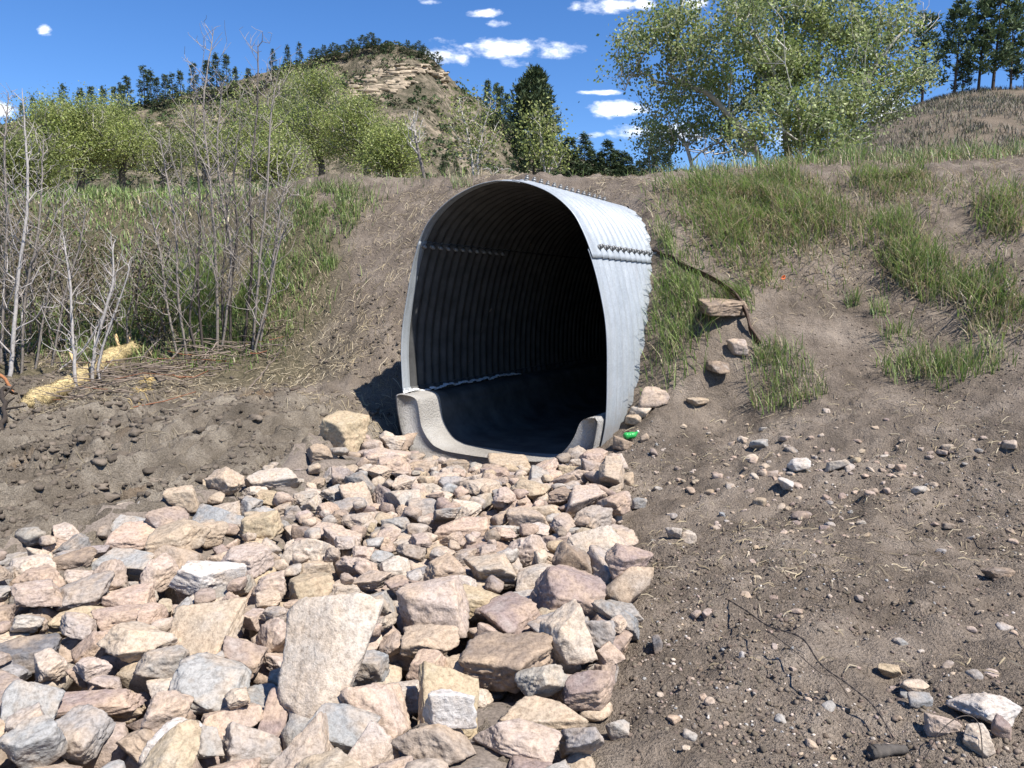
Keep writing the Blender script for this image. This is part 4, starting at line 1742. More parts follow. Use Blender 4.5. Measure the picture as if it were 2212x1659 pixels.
def leafy_tree(name, label, cat, base, trunks, blobs, ncl, nleaf, lsize, rg, group=None, greens=YG, barkf=None, sigma=.35, spacing=.4, r_tip=.008, bare=None, minr=0.0, expo=.47, sub=0, rs=.5):
    base = np.asarray(base, float)
    T = blob_points(blobs, ncl, rg, .35, sub, rs)
    T = T[T[:, 2] > base[2] + .25]
    if bare is not None:
        TB = blob_points(bare[0], bare[1], rg, .2)
        allT = np.concatenate([T, TB])
    else:
        allT = T
    P, par, kids, cnt, rad, tips = grow(trunks, allT, rg, spacing, r_tip=r_tip, expo=expo)
    root = empty(name, base, label, cat, group)
    mb = MB()
    wood_mesh(mb, P, par, kids, cnt, rad, barkf or bark((.30, .28, .25), (.13, .11, .09)), minr)
    obj('trunk', mb.mesh('trunk', M_BARK, True, base), root)
    if nleaf:
        cen = np.repeat(T, nleaf, 0) + rg.normal(0, sigma, (len(T) * nleaf, 3)) * np.array([1, 1, .8])
        ct = greens[rg.integers(0, len(greens), len(T))] * rg.uniform(.8, 1.2, (len(T), 1))
        c = np.repeat(ct, nleaf, 0) * rg.uniform(.75, 1.25, (len(cen), 1))
        V, q, C = leaf_quads(cen, lsize, c, rg)
        obj('crown', mesh_np('crown', V - base, q, M_LEAF, C), root)
    return root


def px(D):
    return D / FPX


def blob(u, v, ru, rv, D, dr=None):
    c = at(u, v, D)
    s = px(D)
    return (c, np.array([ru * s, (dr if dr else .75 * (ru + rv) / 2) * s, rv * s]))


# big cottonwood on the right
rgc = np.random.default_rng(21)
DC = 24.0
tr = lambda pts, D=DC, j=0: np.array([at(u, v, D + dd) for (u, v, dd) in pts])
leafy_tree('cottonwood_tree', 'large many-stemmed cottonwood with fresh leaves on the crest at right', 'tree', [at(1680, 352, DC)[0], DC, far_h(np.array([at(1680, 352, DC)[0]]), np.array([DC]))[0] - .2],
           [(tr([(1650, 375, 0), (1624, 307, -.3), (1543, 214, -.6), (1495, 186, -.8), (1440, 160, -.8)]), None),
            (tr([(1500, 380, .5), (1480, 300, .5), (1440, 225, .3), (1400, 160, 0)]), None),
            (tr([(1762, 380, .6), (1768, 250, .6), (1765, 150, 1), (1778, 10, 1.2), (1790, -120, 1)]), None),
            (tr([(1705, 380, 0), (1690, 220, -.4), (1650, 110, -1.2), (1590, 20, -1.8), (1560, -60, -2)]), None),
            (tr([(1800, 380, 0), (1850, 215, -.3), (1930, 90, -.5), (1985, 50, -.5)]), None),
            (tr([(1725, 380, -1), (1730, 280, -1.8), (1700, 160, -2.4), (1690, 40, -2.6)]), None)],
           [blob(1440, 110, 105, 72, DC - 1), blob(1395, 140, 62, 48, DC - 1), blob(1560, 60, 110, 80, DC - 1.5), blob(1700, 40, 140, 90, DC), blob(1840, 60, 110, 90, DC),
            blob(1880, 170, 78, 90, DC), blob(1750, 180, 140, 100, DC - 1), blob(1600, 180, 120, 90, DC), blob(1480, 210, 90, 50, DC), blob(1720, 285, 150, 62, DC - 1.5),
            blob(1830, 290, 70, 60, DC), blob(1560, 290, 80, 48, DC + .5), blob(1470, 300, 52, 44, DC + 1), blob(1800, -70, 150, 90, DC), blob(1600, -60, 120, 70, DC), blob(1940, 170, 45, 60, DC),
            blob(1420, 235, 40, 32, DC)],
           2300, 27, .088, rgc, None, np.array([(.25, .31, .09), (.31, .36, .13), (.20, .26, .09), (.36, .39, .19), (.24, .28, .14)]),
           bark((.50, .47, .41), (.26, .235, .20), .02, .16), .17, .4, .0088, ([blob(1985, 40, 45, 40, DC - .5), blob(1900, 110, 60, 60, DC), blob(1345, 170, 25, 25, DC - 1), blob(1560, 320, 90, 30, DC - 1)], 220), sub=230, rs=.62)

# leafless-to-budding cottonwoods and willows across the left
left_trees = [  # u, v, ru, rv, D, vbase, label, density
    (95, 320, 70, 80, 34, 400, 'pale green cottonwood nearest the left edge, behind the thicket', .8),
    (180, 300, 75, 90, 36, 400, 'rounded yellow green cottonwood second from the left edge', 1),
    (262, 315, 58, 95, 38, 402, 'narrow yellow green cottonwood with dark trunk, third from the left', .8),
    (345, 330, 70, 70, 42, 402, 'dim olive cottonwood behind the tall bare saplings', .5),
    (440, 310, 80, 95, 40, 402, 'sparse budding cottonwood showing between the bare saplings', .5),
    (540, 290, 75, 110, 36, 400, 'light green cottonwood right behind the tallest bare sapling', .7),
    (615, 240, 60, 95, 44, 398, 'tall airy cottonwood rising against the far ridge', .6),
    (690, 265, 68, 110, 38, 396, 'bright budding cottonwood with forked dark limbs, centre left', .8),
    (775, 290, 62, 98, 36, 394, 'yellow green cottonwood below the rocky ledges of the hill', .8),
    (845, 335, 52, 60, 33, 392, 'low bushy yellow green tree at the right end of the left row', .9),
    (590, 345, 70, 50, 30, 400, 'low hazy budding shrub tree below the airy cottonwood', .5),
    (30, 370, 60, 60, 26, 420, 'dark leafy bush at the far left edge behind the thicket', .8)]
for i, (u, v, ru, rv, D, vb, lab, den) in enumerate(left_trees):
    rg = np.random.default_rng(100 + i)
    b = at(u + rg.normal(0, 8), vb + 12, D)
    top = at(u, v - rv * .6, D)
    mid = b * .5 + top * .5 + rg.normal(0, .25, 3)
    fork = b * .7 + top * .3
    tl = at(u - ru * .5, v - rv * .3, D + .5)
    tr2 = at(u + ru * .5, v - rv * .35, D - .5)
    bl = [blob(u, v - rv * .15, ru * .85, rv * .8, D), blob(u - ru * .4, v + rv * .15, ru * .55, rv * .6, D), blob(u + ru * .4, v + rv * .15, ru * .55, rv * .6, D), blob(u + ru * .1, v - rv * .6, ru * .45, rv * .4, D)]
    leafy_tree('cottonwood_tree', lab, 'tree', b, [(np.array([b, fork, mid, top]), None), (np.array([fork, fork * .5 + tl * .5 + rg.normal(0, .15, 3), tl]), 1), (np.array([fork, fork * .5 + tr2 * .5, tr2]), 1)],
               bl, int(480 * den + 170), int(27 * den + 4), .072, rg, 'budding cottonwoods along the left', YG if i not in (3, 11) else YG * .65,
               bark((.30, .28, .23), (.13, .115, .095), .016, .1), .32, .5, .013, sub=int(30 * den + 16), rs=.62)

# thin trees on the crest in the middle
def thin_tree(name, lab, base, trunks, bl, ncl, nleaf, lsize, seed, cf, greens=YG, r_tip=.006, D=24):
    rg = np.random.default_rng(seed)
    leafy_tree(name, lab, 'tree', base, [(np.array(t), None) for t in trunks], bl, ncl, nleaf, lsize, rg, None, greens, cf, .3, .35, r_tip)


pale = bark((.46, .43, .39), (.36, .33, .30), .01, .08)
D = 26
thin_tree('dead_tree', 'small leafless grey tree leaning left on the crest left of the pipe', at(918, 392, D),
          [[at(918, 392, D), at(908, 345, D), at(897, 300, D), at(893, 255, D)]], [blob(897, 275, 28, 45, D)], 110, 0, .1, 301, bark((.42, .39, .35), (.12, .10, .09), .02, .06), r_tip=.009)
thin_tree('aspen_tree', 'pale trunked pair of aspens with few leaves left of the big pine', at(1025, 392, D),
          [[at(1022, 392, D), at(1018, 330, D), at(1000, 250, D), at(992, 215, D)], [at(1032, 392, D), at(1035, 320, D), at(1050, 260, D), at(1060, 215, D)]],
          [blob(995, 260, 35, 60, D), blob(1050, 265, 38, 60, D), blob(1025, 320, 45, 40, D)], 240, 6, .08, 302, pale, YG * .9, .007)
thin_tree('aspen_tree', 'young leafy aspen standing in front of the big dark pine', at(1178, 392, D),
          [[at(1180, 392, D), at(1172, 330, D), at(1165, 260, D), at(1160, 230, D)], [at(1180, 392, D), at(1200, 330, D), at(1215, 300, D)]],
          [blob(1165, 290, 36, 62, D), blob(1195, 335, 38, 40, D)], 150, 12, .085, 303, pale, YG * .95)
thin_tree('aspen_tree', 'small white stemmed aspen at the left foot of the big cottonwood', at(1405, 385, D),
          [[at(1406, 385, D), at(1402, 330, D), at(1412, 270, D)]], [blob(1405, 320, 26, 52, D), blob(1418, 275, 16, 30, D)], 110, 12, .08, 304, pale, np.array([(.15, .2, .08), (.19, .23, .12)]))
thin_tree('bare_bush', 'low tangle of grey branches on the crest behind the pipe top', at(1065, 392, 20),
          [[at(1050, 392, 20), at(1070, 372, 20), at(1100, 362, 20)]], [blob(1065, 372, 50, 14, 20)], 90, 0, .1, 305, bark((.34, .31, .28)), r_tip=.007)

# bare saplings on the left
def sapling(label, pts, D, n, spread, seed, cf, r_tip=.0032, group='bare saplings', top=.18, parts=None, leaf=0, name='bare_sapling', leafcol=None, expo=.44):
    rg = np.random.default_rng(seed)
    P = [at(u, v, D + (q[0] if q else 0)) for (u, v, *q) in pts]
    g0 = ground_point(pts[0][0], pts[0][1])
    if g0 is not None and abs(g0[1] - D) < 3:
        D = g0[1]
        P = [at(u, v, D + (q[0] if q else 0)) for (u, v, *q) in pts]
    P = np.array(P)
    P[0, 2] = gz(P[0, 0], P[0, 1]) - .05
    path = smoothpath(P, 40)
    L = np.linalg.norm(path[-1] - path[0])
    T = []
    for _ in range(int(n * 1.5)):
        t = rg.uniform(top, 1.0)
        c = path[int(t * 39)]
        ln = spread * L * (1.05 - .8 * t) * rg.uniform(.15, 1)
        a = rg.uniform(0, 6.283)
        T.append(c + np.array([math.cos(a) * ln, math.sin(a) * ln * .8, ln * rg.uniform(.5, 1.4)]))
    Pn, par, kids, cnt, rad, tips = grow([(P, None)], T, rg, .11, .08, .10, r_tip, expo, 1.1)
    # fine twiglets
    rad = np.maximum(rad, .0030)
    base = P[0]
    root = empty(name, base, label, 'sapling', group)
    mb = MB()
    wood_mesh(mb, Pn, par, kids, cnt, rad, cf)
    obj('trunk', mb.mesh('trunk', M_BARK, True, base), root)
    tw = MB()
    idx = [i for i in range(len(Pn)) if rad[i] < r_tip * 2.2]
    for i in idx:
        if rg.random() < .8:
            a = rg.uniform(0, 6.283)
            l = rg.uniform(.06, .24)
            q = Pn[i]
            e = q + np.array([math.cos(a) * l * .7, math.sin(a) * l * .7, l * rg.uniform(.2, 1.1)])
            tube(tw, [q, (q + e) / 2 + rg.normal(0, .012, 3), e], [.0032, .0027, .002], 3, np.array(cf(np.array([0.0])))[0] * rg.uniform(.8, 1.1), cap=False)
    if tw.n:
        obj('twigs', tw.mesh('twigs', M_TWIG, False, base), root, kind='stuff')
    if leaf:
        T = np.array(T)
        cen = np.repeat(T, leaf, 0) + rg.normal(0, .07, (len(T) * leaf, 3))
        c = leafcol[rg.integers(0, len(leafcol), len(cen))] * rg.uniform(.7, 1.2, (len(cen), 1))
        V, q, C = leaf_quads(cen, .035, c, rg)
        obj('leaves', mesh_np('leaves', V - base, q, M_LEAF, C), root)
    return root


white_bark = bark((.40, .365, .335), (.46, .43, .40), .006, .04)
grey_bark = bark((.33, .29, .255), (.18, .155, .13), .005, .024)
dark_bark = bark((.27, .235, .205), (.07, .058, .05), .004, .018)
S = [
    ('tallest bare sapling, its pale top reaching highest against the blue sky', [(470, 770), (468, 600), (455, 400), (440, 230), (462, 60)], 11, 70, .20, grey_bark),
    ('bare sapling with dark lower stem just left of the tallest one', [(440, 775), (428, 620), (432, 450), (420, 300), (425, 190)], 11, 50, .20, dark_bark),
    ('second tallest bare sapling, right of the tallest', [(525, 760), (545, 560), (540, 400), (555, 240), (558, 85)], 11, 60, .20, dark_bark),
    ('bare sapling whose top leans right past the second tallest', [(545, 765), (562, 560), (578, 400), (585, 250), (605, 140)], 11.2, 50, .18, grey_bark),
    ('slender bare sapling at the right side of the middle clump', [(560, 750), (590, 560), (610, 430), (640, 330)], 11, 44, .24, grey_bark),
    ('crooked dark stemmed sapling in the middle clump', [(500, 765), (498, 640), (512, 500), (505, 380), (520, 250)], 11.2, 50, .22, dark_bark),
    ('thin bare sapling between the crooked stem and the tallest', [(485, 765), (480, 620), (490, 480), (480, 330)], 11, 40, .22, dark_bark),
    ('bare sapling at the left side of the middle clump', [(405, 775), (385, 640), (380, 500), (360, 380), (345, 300)], 10.8, 50, .24, grey_bark),
    ('short twiggy sapling at the left foot of the middle clump', [(385, 770), (360, 650), (345, 540), (320, 440)], 10.6, 44, .28, grey_bark),
    ('bent bare stem low in the middle clump', [(430, 780), (410, 690), (425, 580), (400, 480), (390, 330)], 10.9, 40, .24, dark_bark),
    ('leaning bare sapling far right of the middle clump', [(545, 775), (580, 640), (600, 540), (625, 470)], 10.8, 34, .26, grey_bark),
    ('white barked sapling growing up through the straw roll, left of the pair', [(165, 850), (160, 770), (155, 690), (150, 600), (135, 500)], 9.2, 30, .22, white_bark),
    ('white barked sapling curving right, right of the pair at the straw roll', [(197, 838), (203, 770), (225, 680), (245, 600), (240, 500)], 9.3, 34, .22, white_bark),
    ('thin curved stem beside the right white barked sapling', [(220, 840), (212, 790), (232, 720), (262, 640), (285, 560)], 9.3, 14, .2, white_bark),
    ('grey forked sapling at the left edge with rust scraped bark', [(22, 825), (28, 740), (40, 600), (60, 420), (48, 190)], 9.8, 60, .2, white_bark),
    ('bare sapling second from the left edge', [(45, 815), (55, 640), (80, 520), (90, 400), (95, 290)], 9.8, 60, .24, grey_bark),
    ('bare sapling hugging the left edge of the photo', [(2, 800), (8, 650), (15, 480), (10, 330), (18, 200)], 9.8, 50, .22, grey_bark),
    ('slanting pale sapling in the left thicket', [(75, 800), (100, 650), (130, 520), (140, 400)], 10.2, 44, .24, grey_bark),
    ('fine branched sapling at the right side of the left thicket', [(110, 790), (140, 640), (175, 520), (185, 440)], 10.3, 44, .26, grey_bark),
    ('low many branched sapling between thicket and middle clump', [(280, 770), (275, 690), (300, 600), (310, 480)], 10.8, 44, .28, grey_bark),
    ('long arching branch sapling over the straw roll', [(120, 800), (190, 740), (240, 640), (250, 590)], 9.8, 12, .2, white_bark),
    ('slim sapling just right of the tallest one', [(478, 770), (500, 560), (478, 420), (470, 300), (482, 180)], 11.4, 40, .2, grey_bark),
]
for i, (lab, pts, D, n, sp, cf) in enumerate(S):
    sapling(lab, pts, D, n, sp, 700 + i, cf, .0040 if cf is not white_bark else .0055, expo=.42)
bcols = np.array([(.10, .10, .045), (.13, .09, .05), (.09, .12, .04), (.16, .13, .07)])
for i, (lab, u, v, top, w, D) in enumerate([
    ('dense brownish twiggy shrub filling the left edge below the saplings', 40, 770, 430, 70, 10.4), ('twiggy olive shrub behind the straw roll', 130, 760, 440, 70, 10.9),
    ('reddish twiggy shrub behind the white barked pair', 215, 730, 520, 60, 11.4), ('dark shrub at the left edge in front of the bushes', 10, 700, 380, 60, 11.2),
    ('thin grey shrub under the middle clump of saplings', 330, 760, 520, 60, 11.2)]):
    for k in range(1):
        rg = np.random.default_rng(900 + i)
        g0 = ground_point(u, v)
        D = g0[1]
        root = empty('shrub', g0, lab, 'shrub', 'twiggy shrubs at left')
        Tg = blob_points([blob(u, (v + top) / 2 - 20, w, (v - top) / 2, D, 50)], 420, rg, .1)
        Tg = Tg[Tg[:, 2] > g0[2] + .1]
        trunks = [(np.array([g0 + np.array([rg.normal(0, .2), rg.normal(0, .2), -.1]), at(u + rg.normal(0, w * .4), v - 60, D), at(u + rg.normal(0, w * .7), (v + top) / 2 + rg.normal(0, 50), D + rg.normal(0, .3))]), None) for _ in range(8)]
        Pn, par, kids, cnt, rad, tips = grow(trunks, Tg, rg, .15, .18, .1, .0028, .45)
        mb = MB()
        wood_mesh(mb, Pn, par, kids, cnt, np.maximum(rad, .003), bark((.24, .20, .175), (.13, .11, .095), .004, .02))
        obj('stems', mb.mesh('stems', M_TWIG, False, g0), root)
        cen = np.repeat(Tg, 5, 0) + rg.normal(0, .05, (len(Tg) * 5, 3))
        V, q, C = leaf_quads(cen, .032, bcols[rg.integers(0, 4, len(cen))] * rg.uniform(.7, 1.3, (len(cen), 1)), rg)
        obj('leaves', mesh_np('leaves', V - g0, q, M_LEAF, C), root)

# ------------------------------------------------------------------ conifers
def conifer_meshes(seed, H=12.0, dens=1.0, low=.12, wid=.17, kind='pine', tris=9):
    rg = np.random.default_rng(seed)
    tk, cr = MB(), MB()
    lean = rg.normal(0, .012, 2)
    zs = np.linspace(0, H, 14)
    tp = np.c_[lean[0] * zs + .05 * np.sin(zs * .6), lean[1] * zs, zs]
    tube(tk, tp, np.linspace(.026 * H * .6, .01, 14), 7, np.array((.085, .065, .052)))
    nb = int(95 * dens)
    g0 = np.array([(.055, .08, .036), (.07, .098, .043), (.045, .068, .036), (.09, .112, .05)])
    if kind == 'pine' and dens < 1:
        g0 = g0 * 1.35
    for _ in range(nb):
        t = low + (1 - low) * rg.random() ** .85
        if kind == 'pine':
            prof = (math.sin(math.pi * min(1, (t - low) / (1 - low) * .72 + .26))) ** .8 * (.55 + .65 * rg.random())
        else:
            prof = (1.04 - t) * (.75 + .4 * rg.random()) * 1.25
        L = wid * H * prof + .02 * H
        a = rg.uniform(0, 6.283)
        o = np.array([np.interp(t * H, zs, tp[:, 0]), np.interp(t * H, zs, tp[:, 1]), t * H])
        el = (.35 - .1 * (1 - t)) if kind == 'pine' else (.05 - .35 * (1 - t))
        d = np.array([math.cos(a), math.sin(a), el])
        e = o + d * L
        m = (o + e) / 2 - np.array([0, 0, .06 * L])
        tube(tk, [o, m, e], [.012 * H * .25 * (1.1 - t) + .01, .02, .01], 3, np.array((.10, .08, .065)), cap=False)
        nt = max(2, int(L / (.05 * H)))
        for s in range(nt):
            f = 1 - .75 * s / nt * rg.uniform(.7, 1)
            c = o + (e - o) * f + rg.normal(0, .02 * H * .5, 3)
            sz = .043 * H * rg.uniform(.7, 1.25)
            n = tris
            dv = rg.normal(0, 1, (n, 3))
            dv[:, 2] = np.abs(dv[:, 2]) * .7 + .1 if kind == 'pine' else dv[:, 2] * .5 - .05
            dv += d * .9
            dv /= np.linalg.norm(dv, axis=1)[:, None]
            sd = np.cross(dv, rg.normal(0, 1, (n, 3)))
            sd /= np.linalg.norm(sd, axis=1)[:, None] + 1e-6
            c0 = c + rg.normal(0, sz * .35, (n, 3))
            V = np.stack([c0 - sd * sz * .2, c0 + sd * sz * .2, c0 + dv * sz], 1).reshape(-1, 3)
            cc = np.repeat(g0[rg.integers(0, 4, n)] * rg.uniform(.75, 1.35, (n, 1)), 3, 0)
            cr.add(V, np.arange(n * 3).reshape(-1, 3), None, cc)
    return tk.mesh('conifer_trunk', M_BARK), cr.mesh('conifer_crown', M_NEEDLE)


CONS = {'pine': [conifer_meshes(40 + k, 12, .85, .28, .115, 'pine', 10) for k in range(4)], 'bigpine': [conifer_meshes(50, 12, 3.6, .10, .20, 'pine', 12)],
        'fir': [conifer_meshes(60 + k, 12, 1.5, .06, .17, 'fir', 8) for k in range(4)], 'far': [conifer_meshes(70 + k, 12, 1.1, .06, .13, 'fir', 7) for k in range(5)],
        'round': [conifer_meshes(80 + k, 12, 1.1, .08, .34, 'pine', 9) for k in range(3)]}


def conifer(kind, u, vtop, vbase, D, label, group, name='conifer_tree', k=None, wide=1.0, zb=None):
    b = at(u, vbase, D)
    h = (vbase - vtop) * D / FPX * 1.0
    ms = CONS[kind][int(rng.integers(len(CONS[kind]))) if k is None else k]
    r = empty(name, b, label, 'tree', group)
    r.rotation_euler = (0, 0, rng.uniform(0, 6.28))
    s = h / 12
    r.scale = (s * wide, s * wide, s)
    obj('trunk', ms[0], r)
    obj('crown', ms[1], r)
    return r


ORD = ['first', 'second', 'third', 'fourth', 'fifth', 'sixth', 'seventh', 'eighth', 'ninth', 'tenth', 'eleventh', 'twelfth', 'thirteenth', 'fourteenth', 'fifteenth',
       'sixteenth', 'seventeenth', 'eighteenth', 'nineteenth', 'twentieth', 'twenty-first', 'twenty-second', 'twenty-third', 'twenty-fourth', 'twenty-fifth',
       'twenty-sixth', 'twenty-seventh', 'twenty-eighth', 'twenty-ninth', 'thirtieth']

# ------------------------------------------------------------------ the hill
RIDGE = [(-900, 420), (-400, 330), (0, 268), (50, 258), (200, 246), (330, 226), (450, 194), (560, 156), (640, 134), (720, 112), (800, 101), (860, 95), (915, 110), (945, 130), (985, 176),
         (1040, 218), (1100, 264), (1180, 304), (1260, 338), (1400, 368), (1600, 388), (1900, 400), (2500, 400)]
YR, YB = 300.0, 120.0
rx = np.array([at(u, v, YR)[0] for u, v in RIDGE])
rz = np.array([at(u, v, YR)[2] for u, v in RIDGE])


def hill_z(x, y):
    zr = np.interp(x, rx, rz)
    zr = np.maximum(zr, 6)
    t = np.clip((y - YB) / (YR - YB), 0, 1)
    f = .55 * t + .45 * t * t
    z = 2.0 + (zr - 2.0) * f
    back = np.clip((y - YR) / 160, 0, 1)
    z = z - (zr - 2) * back ** 1.3 * .8
    amp = sstep(0, .15, t) * (1 - .75 * sstep(.9, 1.0, t))
    n = fbm2(x, y, 1 / 45., 4, .55, seed=51) * 6 + fbm2(x, y, 1 / 9., 3, .55, seed=53) * 1.2
    # gullies run down the fall line
    gl = np.abs(fbm(np.stack([(x + .35 * (y - 300)) / 18., y / 140., 0 * x], 1), 3, .5, seed=57))
    z = z + amp * (n - 5.0 * (.35 - gl) * (gl < .35))
    return z


def hill_material():
    m, g, b, out = material('hill_soil')
    tc = g.n('ShaderNodeTexCoord')
    vec = tc.outputs['Object']
    n1 = g.noise(vec, .05, 4, .6)
    n2 = g.noise(vec, .35, 4, .65)
    n3 = g.noise(vec, 1.6, 3, .65)
    c = g.ramp(n2, [(.35, (.075, .072, .045)), (.47, (.15, .125, .09)), (.58, (.29, .235, .17)), (.72, (.36, .30, .225))])
    c = g.mix(g.ramp(n1, [(.42, (.7, .7, .7)), (.62, (0, 0, 0))]), c, (.085, .078, .052))
    c = g.mix(.7, c, g.ramp(n3, [(.3, (.6, .6, .6)), (.7, (1.35, 1.35, 1.35))]), 'MULTIPLY')
    g.link(c, b.inputs['Base Color'])
    bump(g, b, g.math('ADD', n2, n3), .8, 1.2)
    b.inputs['Specular IOR Level'].default_value = .05
    return m


def build_hill():
    xs = np.linspace(-330, 330, 300)
    ys = np.concatenate([np.linspace(118, 305, 130), np.linspace(308, 520, 25)])
    X, Y = np.meshgrid(xs, ys)
    z = hill_z(X.ravel(), Y.ravel())
    edge = np.maximum(sstep(280, 330, np.abs(X.ravel())), sstep(122, 118, Y.ravel()))
    z = z * (1 - edge) + -4 * edge
    nx = len(xs)
    i = (np.arange(len(ys) - 1)[:, None] * nx + np.arange(nx - 1)[None]).ravel()
    F = np.stack([i, i + 1, i + nx + 1, i + nx], 1)
    return obj('hill', mesh_np('hill', np.stack([X.ravel(), Y.ravel(), z], 1), F, hill_material(), smooth=True), kind='structure')


build_hill()


def hill_hit(u, v):
    r = fray(u, v)
    D = np.arange(118, 310, .5)
    p = EYE[None] + D[:, None] * r[None]
    dz = p[:, 2] - hill_z(p[:, 0], p[:, 1])
    k = np.argmax(dz < 0)
    return p[k] if dz[k] < 0 else None


# sandstone ledges
M_LEDGE = tint_material('ledge_stone', .95, 0, .1, .5, .9)
ledges = [([(745, 190), (790, 172), (830, 160), (870, 150), (925, 150)], 120, 'upper broken tan sandstone ledge under the hill summit'),
          ([(742, 215), (780, 205), (820, 196), (860, 182), (885, 170)], 110, 'lower broken tan sandstone ledge on the hill face'),
          ([(900, 135), (925, 145), (945, 165), (960, 190)], 30, 'short tan ledge on the right shoulder of the hill'),
          ([(320, 285), (345, 275), (375, 282), (390, 300)], 26, 'pale rock outcrop behind the bare saplings at left')]
for path, n, lab in ledges:
    mb = MB()
    pth = smoothpath([(a, b, 0) for a, b in path], 60)
    org = None
    for k in range(n):
        u, v = pth[int(rng.integers(60))][:2] + np.array([rng.normal(0, 4), rng.integers(-1, 2) * 7 + rng.normal(0, 1.2)])
        p = hill_hit(u, v)
        if p is None:
            continue
        org = p if org is None else org
        V, F = rock_shape(rng, (rng.uniform(1.5, 6), rng.uniform(1.5, 3), rng.uniform(.6, 1.5)), 2, .6, .6)
        mb.add(V + p + np.array([0, .8, .3]), F, None, np.array((.40, .325, .235)) * rng.uniform(.55, 1.1))
    obj('rock_ledge', mb.mesh('rock_ledge', M_LEDGE, False, org), None, lab, 'rock ledge', kind='stuff', loc=org)


# scrub oak and juniper covering the hill
def scrub(pts, size, cols, rg, n=26, flat=.7):
    k = len(pts)
    d = rg.normal(0, 1, (k, n, 3))
    d /= np.linalg.norm(d, axis=2)[..., None]
    d[..., 2] = np.abs(d[..., 2])
    c = pts[:, None] + d * (size[:, None, None] * np.array([.5, .5, flat * .75]))
    s = size[:, None, None] * .34
    a = rg.normal(0, 1, (k, n, 3))
    a /= np.linalg.norm(a, axis=2)[..., None]
    b = np.cross(a, rg.normal(0, 1, (k, n, 3)))
    b /= np.linalg.norm(b, axis=2)[..., None] + 1e-6
    V = np.stack([c - a * s * .6, c + b * s * .7, c + a * s * .8], 2).reshape(-1, 3)
    C = np.repeat((cols[:, None] * rg.uniform(.7, 1.3, (k, n, 1))).reshape(-1, 3), 3, 0)
    return V, np.arange(len(V)).reshape(-1, 3), C


rgs = np.random.default_rng(88)
PTS, SZ, CO = [], [], []
x = rgs.uniform(-230, 120, 11000)
y = rgs.uniform(125, 302, 11000)
m = fbm2(x, y, 1 / 14., 3, seed=61) + .35 * sstep(-20, -90, x) + .25 * sstep(200, 130, y)
t = (y - YB) / (YR - YB)
m = m + .8 * sstep(.88, .95, t)
keep = m + rgs.normal(0, .2, len(x)) > -.06
x, y = x[keep], y[keep]
P = np.c_[x, y, hill_z(x, y)]
sz = rgs.uniform(1.3, 3.6, len(x))
pal = np.array([(.05, .075, .03), (.065, .09, .04), (.085, .085, .05), (.04, .06, .028), (.10, .095, .06)])
V, F, C = scrub(P, sz * .85, pal[rgs.integers(0, 5, len(x))] * 1.25, rgs, 15)
obj('scrub', mesh_np('scrub', V, F, M_SCRUB, C), None, 'dark scrub and juniper bushes covering the hill', 'scrub', kind='stuff')

# grey brush on the hillside at right
x = rgs.uniform(8, 75, 15000)
y = rgs.uniform(17, 86, 15000)
ang = x / y
k = (ang > .40) & (ang < .95) & (fbm2(x, y, .25, 3, seed=65) > -.9)
x, y = x[k], y[k]
P = np.c_[x, y, height(x, y)]
pal2 = np.array([(.22, .195, .16), (.19, .18, .125), (.25, .22, .18), (.15, .16, .085), (.20, .18, .14)])
k = np.repeat(np.arange(len(x)), 7)
bx_, by_ = x[k] + rng.normal(0, .22, len(k)), y[k] + rng.normal(0, .22, len(k))
V, Q, T, C = blades(bx_, by_, height(bx_, by_), rng.uniform(.12, .5, len(k)), np.full(len(k), .06), pal2[rgs.integers(0, 5, len(k))] * rgs.uniform(.6, 1.2, (len(k), 1)), droop=.8, seg=2)
obj('brush', mesh_np('brush', V, Q + [T], M_SCRUB, C), None, 'grey brown brush covering the hillside at right', 'brush', kind='stuff')

# trees along the ridge
ridge = [(52, 226, 'far'), (73, 212, 'far'), (94, 219, 'far'), (115, 219, 'far'), (142, 189, 'far'), (177, 194, 'far'), (201, 191, 'far'), (226, 191, 'far'), (250, 191, 'far'), (264, 184, 'far'), (278, 170, 'far'),
         (314, 151, 'far'), (330, 160, 'far'), (342, 174, 'far'), (359, 165, 'far'), (375, 163, 'far'), (392, 160, 'far'), (420, 142, 'far'), (450, 135, 'far'), (470, 120, 'far'), (491, 125, 'far'), (510, 148, 'far'), (538, 151, 'far'),
         (590, 111, 'far'), (621, 102, 'far'), (649, 97, 'far')]
for i, (u, v, kd) in enumerate(ridge):
    hb = np.interp(u, [a for a, b in RIDGE], [b for a, b in RIDGE])
    conifer(kd, u, v, max(hb + 22, v + 58), 288, '%s dark conifer from the left on the ridge left of the summit' % ORD[i], 'conifers on the far ridge', wide=1.1)
for i, (u, v) in enumerate([(680, 108), (700, 102), (722, 96), (742, 100), (760, 88), (785, 80), (803, 74), (818, 88), (840, 92), (880, 92), (905, 92), (918, 104), (944, 116)]):
    conifer('round', u, v, v + 34, 292, '%s round bushy juniper from the left along the hilltop' % ORD[i], 'junipers on the hilltop', name='juniper_tree', wide=1.1)
for i, (u, v) in enumerate([(1053, 181), (1071, 186), (1081, 193), (1097, 208)]):
    conifer('fir', u, v, v + 92, 250, '%s tall conifer from the left on the right shoulder of the hill' % ORD[i], 'conifers on the hill shoulder', wide=.8)
conifer('bigpine', 1152, 172, 400, 95, 'big dark bushy pine standing alone behind the pipe', None, 'pine_tree', wide=1.0)
